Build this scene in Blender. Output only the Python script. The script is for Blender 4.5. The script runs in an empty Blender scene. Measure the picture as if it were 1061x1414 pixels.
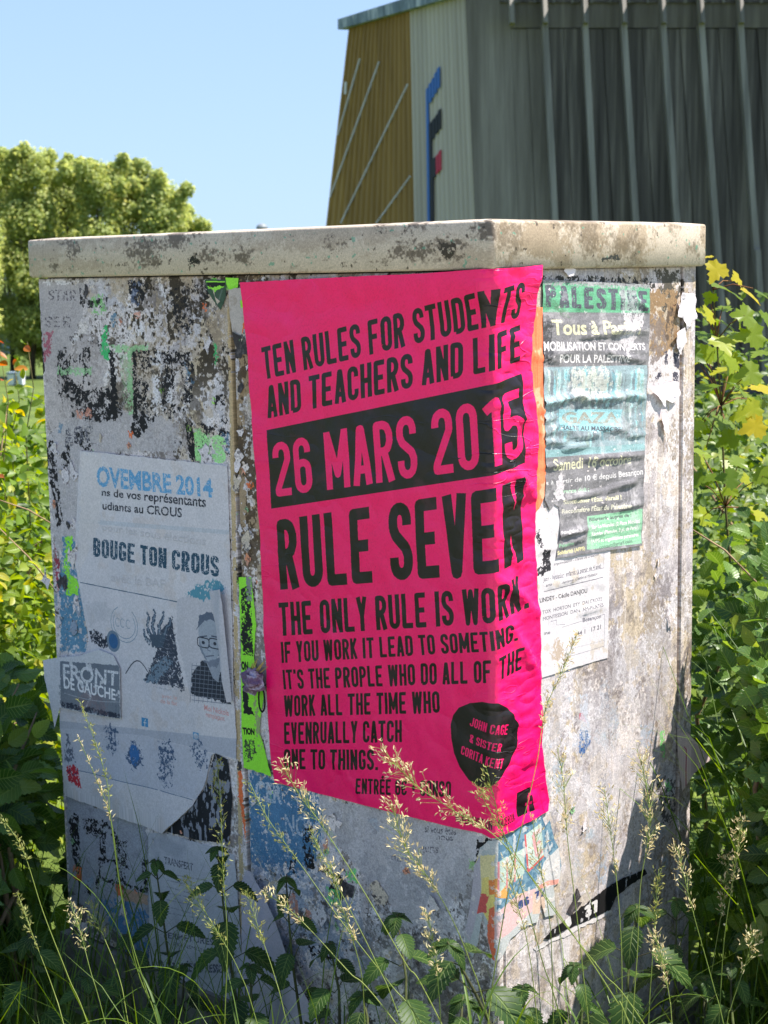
import bpy, math, random
import numpy as np
from mathutils import Vector, Matrix, noise as mnoise
from mathutils.geometry import delaunay_2d_cdt
scene = bpy.context.scene
COL = scene.collection
random.seed(7)
rng = np.random.default_rng(11)

# ------------------------------------------------------------------ camera, sky, sun, exposure
EYE = 1.42
FPX, PITCH, ROLL = 2234.5, 0.14768, -0.0176
cF = np.array([0, math.cos(PITCH), -math.sin(PITCH)])
cU0 = np.array([0, math.sin(PITCH), math.cos(PITCH)])
cR0 = np.array([1.0, 0, 0])
cR = math.cos(ROLL) * cR0 + math.sin(ROLL) * cU0
cU = -math.sin(ROLL) * cR0 + math.cos(ROLL) * cU0
CAM = np.array([0, 0, EYE])
cam_d = bpy.data.cameras.new('camera')
cam = bpy.data.objects.new('camera', cam_d)
COL.objects.link(cam)
cam.matrix_world = Matrix(((cR[0], cU[0], -cF[0], CAM[0]), (cR[1], cU[1], -cF[1], CAM[1]),
                           (cR[2], cU[2], -cF[2], CAM[2]), (0, 0, 0, 1)))
cam_d.sensor_fit = 'VERTICAL'
cam_d.sensor_height = 36.0
cam_d.sensor_width = 27.0
cam_d.lens = FPX / 1414 * 36
cam_d.clip_start = 0.05
cam_d.clip_end = 5000
cam_d.dof.use_dof = True
cam_d.dof.focus_distance = 2.4
cam_d.dof.aperture_fstop = 14
scene.camera = cam
scene.render.resolution_x, scene.render.resolution_y = 768, 1024

SUN_EL, SUN_AZ = math.radians(60), math.radians(2)      # azimuth measured from +X towards +Y
sdir = Vector((math.cos(SUN_EL) * math.cos(SUN_AZ), math.cos(SUN_EL) * math.sin(SUN_AZ), math.sin(SUN_EL)))
world = bpy.data.worlds.new('World')
scene.world = world
world.use_nodes = True
wn = world.node_tree.nodes
sky = wn.new('ShaderNodeTexSky')
sky.sky_type = 'NISHITA'
sky.sun_disc = False
sky.sun_elevation = SUN_EL
sky.sun_rotation = math.pi / 2 - SUN_AZ
sky.altitude = 250
sky.air_density = 1.0
sky.dust_density = 0.0
sky.ozone_density = 3.0
# even out the horizon glow: c * kx / (kx + c) per channel, still the same clear sky all round
wl = world.node_tree.links
SKC = (1.60, 2.30, 3.45)
def vm(op, a, b):
    n = wn.new('ShaderNodeVectorMath'); n.operation = op
    for i, v in enumerate((a, b)):
        if isinstance(v, tuple): n.inputs[i].default_value = v
        else: wl.new(v, n.inputs[i])
    return n.outputs[0]
x2 = vm('MULTIPLY', sky.outputs[0], (1.3, 1.3, 1.45))
wl.new(vm('DIVIDE', vm('MULTIPLY', x2, SKC), vm('ADD', x2, SKC)), wn['Background'].inputs[0])
wn['Background'].inputs[1].default_value = 0.15
sl = bpy.data.lights.new('sun', 'SUN')
sl.energy = 3.9
sl.angle = math.radians(0.55)
sl.color = (1.0, 0.95, 0.87)
so = bpy.data.objects.new('sun', sl)
COL.objects.link(so)
so.rotation_euler = sdir.to_track_quat('Z', 'Y').to_euler()
so.location = (20, 3, 30)
vs = scene.view_settings
vs.view_transform = 'Standard'
vs.look = 'None'
vs.exposure = 1.62
vs.gamma = 1.0
vs.use_curve_mapping = False

# ------------------------------------------------------------------ small helpers
def ray(x, y):
    d = cF * FPX + cR * (x - 530.5) - cU * (y - 707)
    return d / np.linalg.norm(d)
def atY(x, y, Y):
    """world point seen at photograph position x, y and lying Y metres ahead"""
    d = ray(x, y)
    return Vector(CAM + d * (Y / d[1]))

def tag(o, label=None, cat=None, group=None, kind=None):
    if label: o['label'] = label
    if cat: o['category'] = cat
    if group: o['group'] = group
    if kind: o['kind'] = kind
    return o
def empty(name, loc=(0, 0, 0), rz=0.0, parent=None):
    o = bpy.data.objects.new(name, None)
    o.empty_display_size = 0.1
    COL.objects.link(o)
    o.location = loc
    o.rotation_euler = (0, 0, rz)
    if parent: o.parent = parent
    return o
def link(name, me, mat=None, parent=None):
    o = bpy.data.objects.new(name, me)
    COL.objects.link(o)
    if mat is not None and not me.materials: me.materials.append(mat)
    if parent is not None:
        o.parent = parent
        o.matrix_parent_inverse = Matrix.Translation(-parent.location) if parent.parent is None and parent.rotation_euler.z == 0 else parent.matrix_basis.inverted()
    return o
def smooth(me):
    me.polygons.foreach_set('use_smooth', [True] * len(me.polygons))
def mesh(name, V, F, sm=False):
    me = bpy.data.meshes.new(name)
    me.from_pydata([tuple(v) for v in V], [], F)
    if sm: smooth(me)
    return me
class MB:
    """collects simple solids into one mesh"""
    def __init__(s): s.V, s.F = [], []
    def add(s, V, F):
        b = len(s.V); s.V += [tuple(v) for v in V]; s.F += [tuple(b + i for i in f) for f in F]; return s
    def box(s, c, size, M=None):
        c = Vector(c); hx, hy, hz = size[0] / 2, size[1] / 2, size[2] / 2
        V = [Vector((x, y, z)) for x in (-hx, hx) for y in (-hy, hy) for z in (-hz, hz)]
        V = [(M @ v if M else v) + c for v in V]
        return s.add(V, [(0, 1, 3, 2), (4, 6, 7, 5), (0, 4, 5, 1), (2, 3, 7, 6), (0, 2, 6, 4), (1, 5, 7, 3)])
    def hexa(s, P):   # 8 points, bottom ring then top ring
        return s.add(P, [(0, 3, 2, 1), (4, 5, 6, 7), (0, 1, 5, 4), (1, 2, 6, 5), (2, 3, 7, 6), (3, 0, 4, 7)])
    def tube(s, pts, rad, n=6, caps=True):
        pts = [Vector(p) for p in pts]
        if not hasattr(rad, '__len__'): rad = [rad] * len(pts)
        V, F = [], []
        up = Vector((0.13, 0.31, 0.94))
        for i, p in enumerate(pts):
            t = (pts[min(i + 1, len(pts) - 1)] - pts[max(i - 1, 0)]).normalized()
            a = t.cross(up)
            if a.length < 1e-3: a = t.cross(Vector((1, 0, 0)))
            a.normalize(); b = t.cross(a)
            for k in range(n):
                an = 2 * math.pi * k / n
                V.append(p + (a * math.cos(an) + b * math.sin(an)) * rad[i])
        for i in range(len(pts) - 1):
            for k in range(n):
                F.append((i * n + k, i * n + (k + 1) % n, (i + 1) * n + (k + 1) % n, (i + 1) * n + k))
        if caps:
            F.append(tuple(range(n))[::-1]); F.append(tuple((len(pts) - 1) * n + k for k in range(n)))
        return s.add(V, F)
    def build(s, name, mat, parent=None, sm=False):
        return link(name, mesh(name, s.V, s.F, sm), mat, parent)

# ------------------------------------------------------------------ materials
def nodemat(name):
    m = bpy.data.materials.new(name); m.use_nodes = True
    nt = m.node_tree; b = nt.nodes['Principled BSDF']
    return m, nt, b
def lin(c):
    return tuple(((v / 255) / 12.92 if v / 255 <= 0.04045 else ((v / 255 + 0.055) / 1.055) ** 2.4) for v in c) + (1,)
def noisemat(name, c1, c2, scale=8, rough=0.85, bump=0.3, bscale=60, stretch=(1, 1, 1), detail=6, c3=None, bdist=0.01, spec=0.3, lo=0.35, hi=0.65):
    """two or three tone procedural material on object coordinates"""
    m, nt, b = nodemat(name); N, L = nt.nodes, nt.links
    tc = N.new('ShaderNodeTexCoord'); mp = N.new('ShaderNodeMapping'); mp.inputs['Scale'].default_value = stretch
    L.new(tc.outputs['Object'], mp.inputs[0])
    n1 = N.new('ShaderNodeTexNoise'); n1.inputs['Scale'].default_value = scale; n1.inputs['Detail'].default_value = detail
    n1.inputs['Roughness'].default_value = 0.65
    L.new(mp.outputs[0], n1.inputs['Vector'])
    r = N.new('ShaderNodeValToRGB'); r.color_ramp.elements[0].position = lo; r.color_ramp.elements[1].position = hi
    r.color_ramp.elements[0].color = lin(c1); r.color_ramp.elements[1].color = lin(c2)
    if c3: e = r.color_ramp.elements.new((lo + hi) / 2); e.color = lin(c3)
    L.new(n1.outputs[0], r.inputs[0]); L.new(r.outputs[0], b.inputs['Base Color'])
    n2 = N.new('ShaderNodeTexNoise'); n2.inputs['Scale'].default_value = bscale; n2.inputs['Detail'].default_value = 5
    L.new(mp.outputs[0], n2.inputs['Vector'])
    bp = N.new('ShaderNodeBump'); bp.inputs['Strength'].default_value = bump; bp.inputs['Distance'].default_value = bdist
    L.new(n2.outputs[0], bp.inputs['Height']); L.new(bp.outputs[0], b.inputs['Normal'])
    b.inputs['Roughness'].default_value = rough; b.inputs['Specular IOR Level'].default_value = spec
    return m
def leafmat(name, dark, light, yellow=None, trans=0.45, rough=0.45, veins=True, spec=0.4):
    """leaf: colour varies per leaf, lateral veins from the leaf's own UVs, light passes through"""
    m, nt, b = nodemat(name); N, L = nt.nodes, nt.links
    oi = N.new('ShaderNodeObjectInfo'); at = N.new('ShaderNodeAttribute'); at.attribute_name = 'var'
    ad = N.new('ShaderNodeMath'); ad.operation = 'ADD'
    L.new(oi.outputs['Random'], ad.inputs[0]); L.new(at.outputs['Fac'], ad.inputs[1])
    fr = N.new('ShaderNodeMath'); fr.operation = 'FRACT'; L.new(ad.outputs[0], fr.inputs[0])
    r = N.new('ShaderNodeValToRGB'); e = r.color_ramp.elements
    e[0].color = lin(dark); e[1].color = lin(light)
    if yellow: e[1].position = 0.8; k = e.new(0.97); k.color = lin(yellow)
    L.new(fr.outputs[0], r.inputs[0])
    col = r.outputs[0]
    if veins:
        uv = N.new('ShaderNodeUVMap'); sp = N.new('ShaderNodeSeparateXYZ'); L.new(uv.outputs[0], sp.inputs[0])
        ab = N.new('ShaderNodeMath'); ab.operation = 'ABSOLUTE'; L.new(sp.outputs[0], ab.inputs[0])
        m1 = N.new('ShaderNodeMath'); m1.operation = 'MULTIPLY_ADD'; m1.inputs[1].default_value = -0.28; L.new(ab.outputs[0], m1.inputs[0]); L.new(sp.outputs[1], m1.inputs[2])
        m2 = N.new('ShaderNodeMath'); m2.operation = 'MULTIPLY'; m2.inputs[1].default_value = 46; L.new(m1.outputs[0], m2.inputs[0])
        sn = N.new('ShaderNodeMath'); sn.operation = 'SINE'; L.new(m2.outputs[0], sn.inputs[0])
        mr = N.new('ShaderNodeMapRange'); mr.inputs[1].default_value = 0.75; mr.inputs[2].default_value = 1.0; L.new(sn.outputs[0], mr.inputs[0])
        mid = N.new('ShaderNodeMapRange'); mid.inputs[1].default_value = 0.10; mid.inputs[2].default_value = 0.02; L.new(ab.outputs[0], mid.inputs[0])
        mx = N.new('ShaderNodeMath'); mx.operation = 'MAXIMUM'; L.new(mr.outputs[0], mx.inputs[0]); L.new(mid.outputs[0], mx.inputs[1])
        mixc = N.new('ShaderNodeMix'); mixc.data_type = 'RGBA'; mixc.blend_type = 'MIX'
        m3 = N.new('ShaderNodeMath'); m3.operation = 'MULTIPLY'; m3.inputs[1].default_value = 0.35; L.new(mx.outputs[0], m3.inputs[0])
        L.new(m3.outputs[0], mixc.inputs[0]); L.new(col, mixc.inputs[6]); mixc.inputs[7].default_value = lin((150, 170, 95))
        col = mixc.outputs[2]
        bp = N.new('ShaderNodeBump'); bp.inputs['Strength'].default_value = 0.6; bp.inputs['Distance'].default_value = 0.002; bp.invert = True
        L.new(mx.outputs[0], bp.inputs['Height']); L.new(bp.outputs[0], b.inputs['Normal'])
    L.new(col, b.inputs['Base Color'])
    b.inputs['Roughness'].default_value = rough; b.inputs['Specular IOR Level'].default_value = spec
    tr = N.new('ShaderNodeBsdfTranslucent')
    hs = N.new('ShaderNodeHueSaturation'); hs.inputs['Hue'].default_value = 0.475; hs.inputs['Saturation'].default_value = 1.15; hs.inputs['Value'].default_value = 1.7
    L.new(col, hs.inputs['Color']); L.new(hs.outputs[0], tr.inputs['Color'])
    ms = N.new('ShaderNodeMixShader'); ms.inputs[0].default_value = trans
    L.new(b.outputs[0], ms.inputs[1]); L.new(tr.outputs[0], ms.inputs[2])
    L.new(ms.outputs[0], N['Material Output'].inputs[0])
    return m

# ------------------------------------------------------------------ the cabinet's faces: U runs round the corner (left face < 0 < side face), V is height
YAW = 0.83844
DL = np.array([-math.sin(YAW), math.cos(YAW), 0]); DR = np.array([math.cos(YAW), math.sin(YAW), 0])
NL = np.array([-math.cos(YAW), -math.sin(YAW), 0]); NR = np.array([math.sin(YAW), -math.cos(YAW), 0])
CC = np.array([0.15708, 2.3, 0]); CW, CD = 1.05618, 0.54895
LIDTOP, LIDH, OVER = EYE + 0.0678, 0.0685, 0.0096
WARM = np.array((1.02, .985, .96), np.float32)
RC = 0.012
def F(x, y, side=None):
    """photograph position -> (U, V) on the cabinet's skin"""
    d = ray(x, y)
    if side is None: side = 'L' if x < 684 + (y - 1000) * 0.006 else 'R'
    n, t = (NL, DL) if side == 'L' else (NR, DR)
    k = np.dot(CC - CAM, n) / np.dot(d, n)
    P = CAM + d * k
    u = np.dot(P - CC, t)
    return (-u if side == 'L' else u, P[2])
def FF(pts, side=None): return [F(p[0], p[1], side) for p in pts]
def skin(u, v, h=0.0):
    """(U, V, height above the skin) -> world, round the softened corner"""
    if u <= -RC: p = CC + DL * (-u); n = NL
    elif u >= RC: p = CC + DR * u; n = NR
    else:
        t = (u + RC) / (2 * RC)
        a, b = CC + DL * RC, CC + DR * RC
        p = (1 - t) ** 2 * a + 2 * t * (1 - t) * CC + t * t * b
        n = (1 - t) * NL + t * NR; n = n / np.linalg.norm(n)
    q = p + n * h
    return Vector((q[0], q[1], v))

# ------------------------------------------------------------------ raster canvas for prints, grime and torn layers (all made here, nothing loaded)
def vnoise(h, w, cell, seed, sx=1.0, sy=1.0):
    r = np.random.default_rng(seed)
    gh, gw = max(2, int(h / (cell * sy)) + 3), max(2, int(w / (cell * sx)) + 3)
    G = r.random((gh, gw), dtype=np.float32)
    y = np.arange(h, dtype=np.float32) / (cell * sy) ; x = np.arange(w, dtype=np.float32) / (cell * sx)
    yi, xi = y.astype(int), x.astype(int); yf, xf = y - yi, x - xi
    yf = yf * yf * (3 - 2 * yf); xf = xf * xf * (3 - 2 * xf)
    R = G[yi] * (1 - yf)[:, None] + G[yi + 1] * yf[:, None]
    return R[:, xi] * (1 - xf)[None] + R[:, xi + 1] * xf[None]
def fbm(h, w, cell, seed, octv=4, sx=1.0, sy=1.0, pers=0.55):
    out = np.zeros((h, w), np.float32); a, t = 1.0, 0.0
    for o in range(octv):
        if cell < 1.2: break
        out += a * vnoise(h, w, cell, seed * 31 + o, sx, sy); t += a; a *= pers; cell /= 2
    out /= t
    return (out - out.mean()) / (out.std() + 1e-6)     # zero mean, unit deviation
def sstep(a, b, x): 
    t = np.clip((x - a) / (b - a), 0, 1); return t * t * (3 - 2 * t)
_tc = {}
def bfont(txt, bold=0.0, shear=0.0):
    k = (txt, bold, shear)
    if k not in _tc:
        c = bpy.data.curves.new('t', 'FONT'); c.body = txt; c.offset = bold; c.shear = shear; c.resolution_u = 3; c.fill_mode = 'FRONT'
        o = bpy.data.objects.new('t', c); COL.objects.link(o)
        dg = bpy.context.evaluated_depsgraph_get(); me = o.evaluated_get(dg).to_mesh(); me.calc_loop_triangles()
        V = np.array([v.co[:2] for v in me.vertices]); T = [tuple(t.vertices) for t in me.loop_triangles]
        o.evaluated_get(dg).to_mesh_clear(); bpy.data.objects.remove(o); bpy.data.curves.remove(c)
        _tc[k] = (V, T)
    return _tc[k]

# condensed capitals drawn as strokes
def arc(cx, cy, rx, ry, a0, a1, n=5):
    return [(cx + rx * math.cos(math.radians(a0 + (a1 - a0) * i / n)), cy + ry * math.sin(math.radians(a0 + (a1 - a0) * i / n))) for i in range(n + 1)]
def glyph(ch, s):
    w = 0.40; L, R, B, T, M = s / 2, w - s / 2, s / 2, 1 - s / 2, 0.5
    c = (L + R) / 2; r = (R - L) / 2; ry = r * 1.05
    bot = arc(c, B + ry, r, ry, 180, 360); top = arc(c, T - ry, r, ry, 0, 180)
    O = [[(L, B + ry)] + bot[1:] + top + [(L, B + ry)]]
    g = {
     'O': O, '0': O,
     'T': [[(0, T), (w, T)], [(c, 0), (c, T)]],
     'E': [[(w - .02, T), (L, T), (L, B), (w - .02, B)], [(L, M), (w - .07, M)]],
     'F': [[(w - .02, T), (L, T), (L, 0)], [(L, M), (w - .07, M)]],
     'L': [[(L, 1), (L, B), (w - .02, B)]],
     'N': [[(L, 0), (L, 1)], [(R, 0), (R, 1)], [(L, 1 - s * .3), (R, s * .3)]],
     'M': [[(L, 0), (L, 1)], [(w * 1.3 - L, 0), (w * 1.3 - L, 1)], [(L, 1 - s * .2), (w * .65, .25), (w * 1.3 - L, 1 - s * .2)]],
     'A': [[(L * .9, 0), (c - .02, T), (c + .02, T), (w - L * .9, 0)], [(L + .05, .26), (R - .05, .26)]],
     'R': [[(L, 0), (L, T)] + [(c, T)] + arc(c, (T + M) / 2, r, (T - M) / 2, 90, -90) + [(L, M)], [(c, M), (R, 0)]],
     'P': [[(L, 0), (L, T)] + [(c, T)] + arc(c, (T + M) / 2, r, (T - M) / 2, 90, -90) + [(L, M)]],
     'B': [[(L, B), (L, T), (c, T)] + arc(c, (T + M) / 2, r, (T - M) / 2, 90, -90) + [(L, M)], [(c, M)] + arc(c, (B + M) / 2, r, (M - B) / 2, 90, -90) + [(L, B)]],
     'D': [[(L, B), (L, T), (c, T)] + arc(c, T - ry, r, ry, 90, 0) + arc(c, B + ry, r, ry, 0, -90) + [(L, B)]],
     'U': [[(L, 1), (L, B + ry)] + bot[1:] + [(R, 1)]],
     'J': [[(L, .3), (L, B + ry)] + bot[1:] + [(R, 1)]],
     'C': [[(R, .68), (R, T - ry)] + top[1:] + [(L, B + ry)] + bot[1:] + [(R, .32)]],
     'G': [[(R, .68), (R, T - ry)] + top[1:] + [(L, B + ry)] + bot[1:] + [(R, .46), (c, .46)]],
     'S': [[(R, .70), (R, T - ry)] + top[1:] + [(L, .68), (L + .04, .58), (R - .04, .42), (R, .32), (R, B + ry)] + bot[::-1][1:] + [(L, .30)]],
     'I': [[(s / 2, 0), (s / 2, 1)]],
     'H': [[(L, 0), (L, 1)], [(R, 0), (R, 1)], [(L, M), (R, M)]],
     'Y': [[(L, 1), (c, .45), (c, 0)], [(R, 1), (c, .45)]],
     'V': [[(L, 1), (c - .01, s * .3), (c + .01, s * .3), (R, 1)]],
     'W': [[(L, 1), (w * .38, s * .3), (w * .7, .92), (w * 1.02, s * .3), (w * 1.4 - L, 1)]],
     'K': [[(L, 0), (L, 1)], [(R, 1), (L, .38)], [(L + .07, .55), (R, 0)]],
     'X': [[(L, 0), (R, 1)], [(L, 1), (R, 0)]],
     '2': [[(L, .72), (L, T - ry)] + top[::-1][1:] + [(R, .66), (L, .14), (L, B), (w - .02, B)]],
     '6': [[(R, .72), (R, T - ry)] + top[1:] + [(L, B + ry)] + bot[1:] + [(R, .42)] + arc(c, .44, r, ry * .8, 0, 180)],
     '1': [[(c + .04, 0), (c + .04, T), (L, T - .12)]],
     '5': [[(w - .03, T), (L, T), (L, .52)] + arc(c, .46, r, ry * .8, 150, 0)[0:] + [(R, B + ry)] + bot[::-1][1:] + [(L, .28)]],
     '7': [[(0, T), (R, T), (c - .03, 0)]],
     '3': [[(L, .76), (L, T - ry)] + top[::-1][1:] + [(R, .62), (c, .52), (R, .40), (R, B + ry)] + bot[::-1][1:] + [(L, .26)]],
     '4': [[(R - .04, 0), (R - .04, T), (L, .30), (w, .30)]],
     '.': [[(s / 2, 0), (s / 2, s)]], ',': [[(s / 2, -.1), (s / 2, s)]],
     "'": [[(s / 2, .78), (s / 2, 1)]],
     '+': [[(L, .5), (R, .5)], [(c, .33), (c, .67)]],
     '&': [[(R + .02, 0), (L + .02, .72), (L + .02, .88), (c, T), (R - .03, .88), (R - .03, .72), (L, .34), (L, .14), (c - .02, B), (R, .38)]],
     '€': [[(R, .75), (R, T - ry)] + top[1:] + [(L, B + ry)] + bot[1:] + [(R, .28)], [(-.03, .58), (R - .05, .58)], [(-.03, .42), (R - .05, .42)]],
    }
    if ch == 'É': return w, g['E'] + [[(c - .05, 1.06), (c + .08, 1.2)]]
    wd = {'M': w * 1.3, 'W': w * 1.4, 'I': s, '.': s, ',': s, "'": s, '1': w * .75}.get(ch, w)
    return wd, g.get(ch, [])

class Canvas:
    def __init__(s, u0, u1, v0, v1, ppm, base, seed=1):
        s.u0, s.v0, s.k = u0, v0, ppm * 1000
        s.w, s.h = int((u1 - u0) * s.k), int((v1 - v0) * s.k)
        s.seed = seed; s.ppm = ppm
        s.A = np.empty((s.h, s.w, 3), np.float32); s.A[:] = np.array(base, np.float32) / 255
        s.H = np.zeros((s.h, s.w), np.float32)
        s.u1, s.v1 = u0 + s.w / s.k, v0 + s.h / s.k
    def px(s, P): return np.array([((p[0] - s.u0) * s.k, (p[1] - s.v0) * s.k) for p in P])
    def n(s, mm, seed, octv=4, sx=1.0, sy=1.0): return fbm(s.h, s.w, mm * s.ppm, seed + s.seed * 100, octv, sx, sy)
    def lay(s, mask, color, height=0):
        m = mask[..., None]; s.A = s.A * (1 - m) + m * (np.array(color, np.float32) / 255)
        if height: s.H += mask * height
    def mask(s, P, jag=0, seed=0, cell=6):
        """polygon mask, optionally with a ragged outline"""
        Q = s.px(P); M = np.zeros((s.h, s.w), np.float32); pad = int(jag * s.ppm * 3) + 1
        x0, x1 = max(0, int(Q[:, 0].min()) - pad), min(s.w, int(Q[:, 0].max()) + pad + 2)
        y0, y1 = max(0, int(Q[:, 1].min()) - pad), min(s.h, int(Q[:, 1].max()) + pad + 2)
        if x1 <= x0 or y1 <= y0: return M, (0, 0, 0, 0)
        X, Y = np.meshgrid(np.arange(x0, x1) + .5, np.arange(y0, y1) + .5)
        if jag:
            X = X + fbm(y1 - y0, x1 - x0, cell * s.ppm, seed + 5, 4) * jag * s.ppm
            Y = Y + fbm(y1 - y0, x1 - x0, cell * s.ppm, seed + 9, 4) * jag * s.ppm
        ins = np.zeros(X.shape, bool); j = len(Q) - 1
        for i in range(len(Q)):
            xi, yi = Q[i]; xj, yj = Q[j]
            if yi != yj:
                ins ^= ((yi > Y) != (yj > Y)) & (X < (xj - xi) * (Y - yi) / (yj - yi) + xi)
            j = i
        M[y0:y1, x0:x1] = ins
        return M, (x0, y0, x1, y1)
    def poly(s, P, color, alpha=1, jag=0, seed=0, cell=6, wear=None, thr=0.0, wsx=1, wsy=1, height=0, wearmm=None):
        """fill; wear 0..1 = share scraped away by fine noise"""
        M, (x0, y0, x1, y1) = s.mask(P, jag, seed, cell)
        if x1 <= x0 or y1 <= y0: return
        m = M[y0:y1, x0:x1] * alpha
        if wear:
            nz = fbm(y1 - y0, x1 - x0, (wearmm or 9) * s.ppm, seed + 17, 4, wsx, wsy, 0.8)
            m = m * sstep(-.15, .15, nz - (wear - .5) * 3.2)
        s.A[y0:y1, x0:x1] = s.A[y0:y1, x0:x1] * (1 - m[..., None]) + m[..., None] * (np.array(color, np.float32) / 255)
        if height: s.H[y0:y1, x0:x1] += m * height
    def ell(s, c, ru, rv, color, alpha=1, rot=0, **k):
        s.poly([(c[0] + ru * math.cos(a) * math.cos(rot) - rv * math.sin(a) * math.sin(rot), c[1] + ru * math.cos(a) * math.sin(rot) + rv * math.sin(a) * math.cos(rot)) for a in np.linspace(0, 2 * math.pi, 25)[:-1]], color, alpha, **k)
    def line(s, P, mm, color, alpha=1, **k):
        for a, b in zip(P[:-1], P[1:]):
            d = np.array(b) - np.array(a); l = np.hypot(*d)
            if l < 1e-7: continue
            n = np.array([-d[1], d[0]]) / l * mm / 2000
            s.poly([a + n, b + n, b - n, a - n], color, alpha, **k)
    def conv(s, Q):   # fast fill of many small convex pieces into a mask: Q list of pixel polygons
        M = np.zeros((s.h, s.w), bool)
        for q in Q:
            q = np.asarray(q); x0, x1 = max(0, int(q[:, 0].min())), min(s.w, int(q[:, 0].max()) + 2); y0, y1 = max(0, int(q[:, 1].min())), min(s.h, int(q[:, 1].max()) + 2)
            if x1 <= x0 or y1 <= y0: continue
            X, Y = np.meshgrid(np.arange(x0, x1) + .5, np.arange(y0, y1) + .5)
            ar = 0.0
            for i in range(len(q)): ar += q[i - 1][0] * q[i][1] - q[i][0] * q[i - 1][1]
            sg = 1 if ar > 0 else -1
            ok = np.ones(X.shape, bool)
            for i in range(len(q)):
                a, b = q[i - 1], q[i]
                ok &= sg * ((b[0] - a[0]) * (Y - a[1]) - (b[1] - a[1]) * (X - a[0])) >= -0.3
            M[y0:y1, x0:x1] |= ok
        return M
    def _quadmap(s, quad):
        TL, BL, TR, BR = [np.array(p) for p in quad]
        return lambda x, y: (1 - y) * ((1 - x) * BL + x * BR) + y * ((1 - x) * TL + x * TR)
    def _apply(s, M, color, alpha, wear, seed, height, wsx=1, wsy=1):
        if not M.any(): return
        ys, xs = np.where(M); y0, y1, x0, x1 = ys.min(), ys.max() + 1, xs.min(), xs.max() + 1
        m = M[y0:y1, x0:x1].astype(np.float32) * alpha
        if wear:
            nz = fbm(y1 - y0, x1 - x0, 2.6 * s.ppm, seed + 23, 4, wsx, wsy, .85); m *= sstep(-.15, .15, nz - (wear - .5) * 3.2)
        s.A[y0:y1, x0:x1] = s.A[y0:y1, x0:x1] * (1 - m[..., None]) + m[..., None] * (np.array(color, np.float32) / 255)
        if height: s.H[y0:y1, x0:x1] += m * height
    def caps(s, txt, quad, color, st=.15, alpha=1, wear=None, seed=0, gap=.075, space=.24, height=0):
        """condensed stroke capitals filling a quad (TL, BL, TR, BR in U, V)"""
        f = s._quadmap(quad); gl = [(ch,) + glyph(ch, st) for ch in txt]
        tot = sum((space if ch == ' ' else w + gap) for ch, w, _ in gl) - gap
        x = 0; Q = []
        for ch, w, P in gl:
            if ch == ' ': x += space; continue
            for pl in P:
                for i in range(len(pl) - 1):
                    a, b = np.array(pl[i]), np.array(pl[i + 1]); d = b - a; l = np.hypot(*d)
                    if l < 1e-6: continue
                    n = np.array([-d[1], d[0]]) / l * st / 2
                    Q.append(s.px([f((x + q[0]) / tot, q[1]) for q in (a + n, b + n, b - n, a - n)]))
                    if i: Q.append(s.px([f((x + a[0] + st / 2 * math.cos(t)) / tot, a[1] + st / 2 * math.sin(t)) for t in np.linspace(0, 2 * math.pi, 9)[:-1]]))
            x += w + gap
        s._apply(s.conv(Q), color, alpha, wear, seed, height)
    def text(s, txt, quad, color, bold=.02, alpha=1, wear=None, seed=0, cap=.72, height=0, shear=0, wsx=1, wsy=1):
        V, T = bfont(txt, bold, shear); f = s._quadmap(quad)
        x0, x1 = V[:, 0].min(), V[:, 0].max()
        P = s.px([f((v[0] - x0) / (x1 - x0), v[1] / cap) for v in V])
        s._apply(s.conv([P[list(t)] for t in T]), color, alpha, wear, seed, height, wsx, wsy)
    def grain(s, amp=.03, mm=1.5, seed=3):
        s.A = np.clip(s.A * (1 + amp * s.n(mm, seed, 2)[..., None]) + amp * .2 * s.n(40, seed + 1, 3)[..., None], 0, 1)
    def material(s, name, rough=.7, bump=.5, dist=.0006, spec=.3, fine=.0, warm=True):
        img = bpy.data.images.new(name, s.w, s.h, alpha=False); buf = np.ones((s.h, s.w, 4), np.float32); buf[..., :3] = np.clip(s.A * (WARM if warm else 1), 0, 1)
        img.pixels.foreach_set(buf.ravel()); img.update(); img.pack()
        m, nt, b = nodemat(name); N, L = nt.nodes, nt.links
        uv = N.new('ShaderNodeUVMap')
        t = N.new('ShaderNodeTexImage'); t.image = img; t.extension = 'EXTEND'; L.new(uv.outputs[0], t.inputs[0]); L.new(t.outputs[0], b.inputs['Base Color'])
        last = None
        if np.abs(s.H).max() > 0:
            hi = bpy.data.images.new(name + '_relief', s.w, s.h, alpha=False); hi.colorspace_settings.name = 'Non-Color'
            H = s.H - s.H.min(); H /= H.max(); buf[..., :3] = H[..., None]; hi.pixels.foreach_set(buf.ravel()); hi.update(); hi.pack()
            th = N.new('ShaderNodeTexImage'); th.image = hi; th.extension = 'EXTEND'; L.new(uv.outputs[0], th.inputs[0])
            bp = N.new('ShaderNodeBump'); bp.inputs['Strength'].default_value = bump; bp.inputs['Distance'].default_value = dist
            L.new(th.outputs[0], bp.inputs['Height']); last = bp
        tc = N.new('ShaderNodeTexCoord')
        nz = N.new('ShaderNodeTexNoise'); nz.inputs['Scale'].default_value = 350; nz.inputs['Detail'].default_value = 3; L.new(tc.outputs['Object'], nz.inputs['Vector'])
        b2 = N.new('ShaderNodeBump'); b2.inputs['Strength'].default_value = .25; b2.inputs['Distance'].default_value = .0004 + fine; L.new(nz.outputs[0], b2.inputs['Height'])
        if last: L.new(last.outputs[0], b2.inputs['Normal'])
        L.new(b2.outputs[0], b.inputs['Normal'])
        b.inputs['Roughness'].default_value = rough; b.inputs['Specular IOR Level'].default_value = spec
        s.mat = m
        return m
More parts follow.
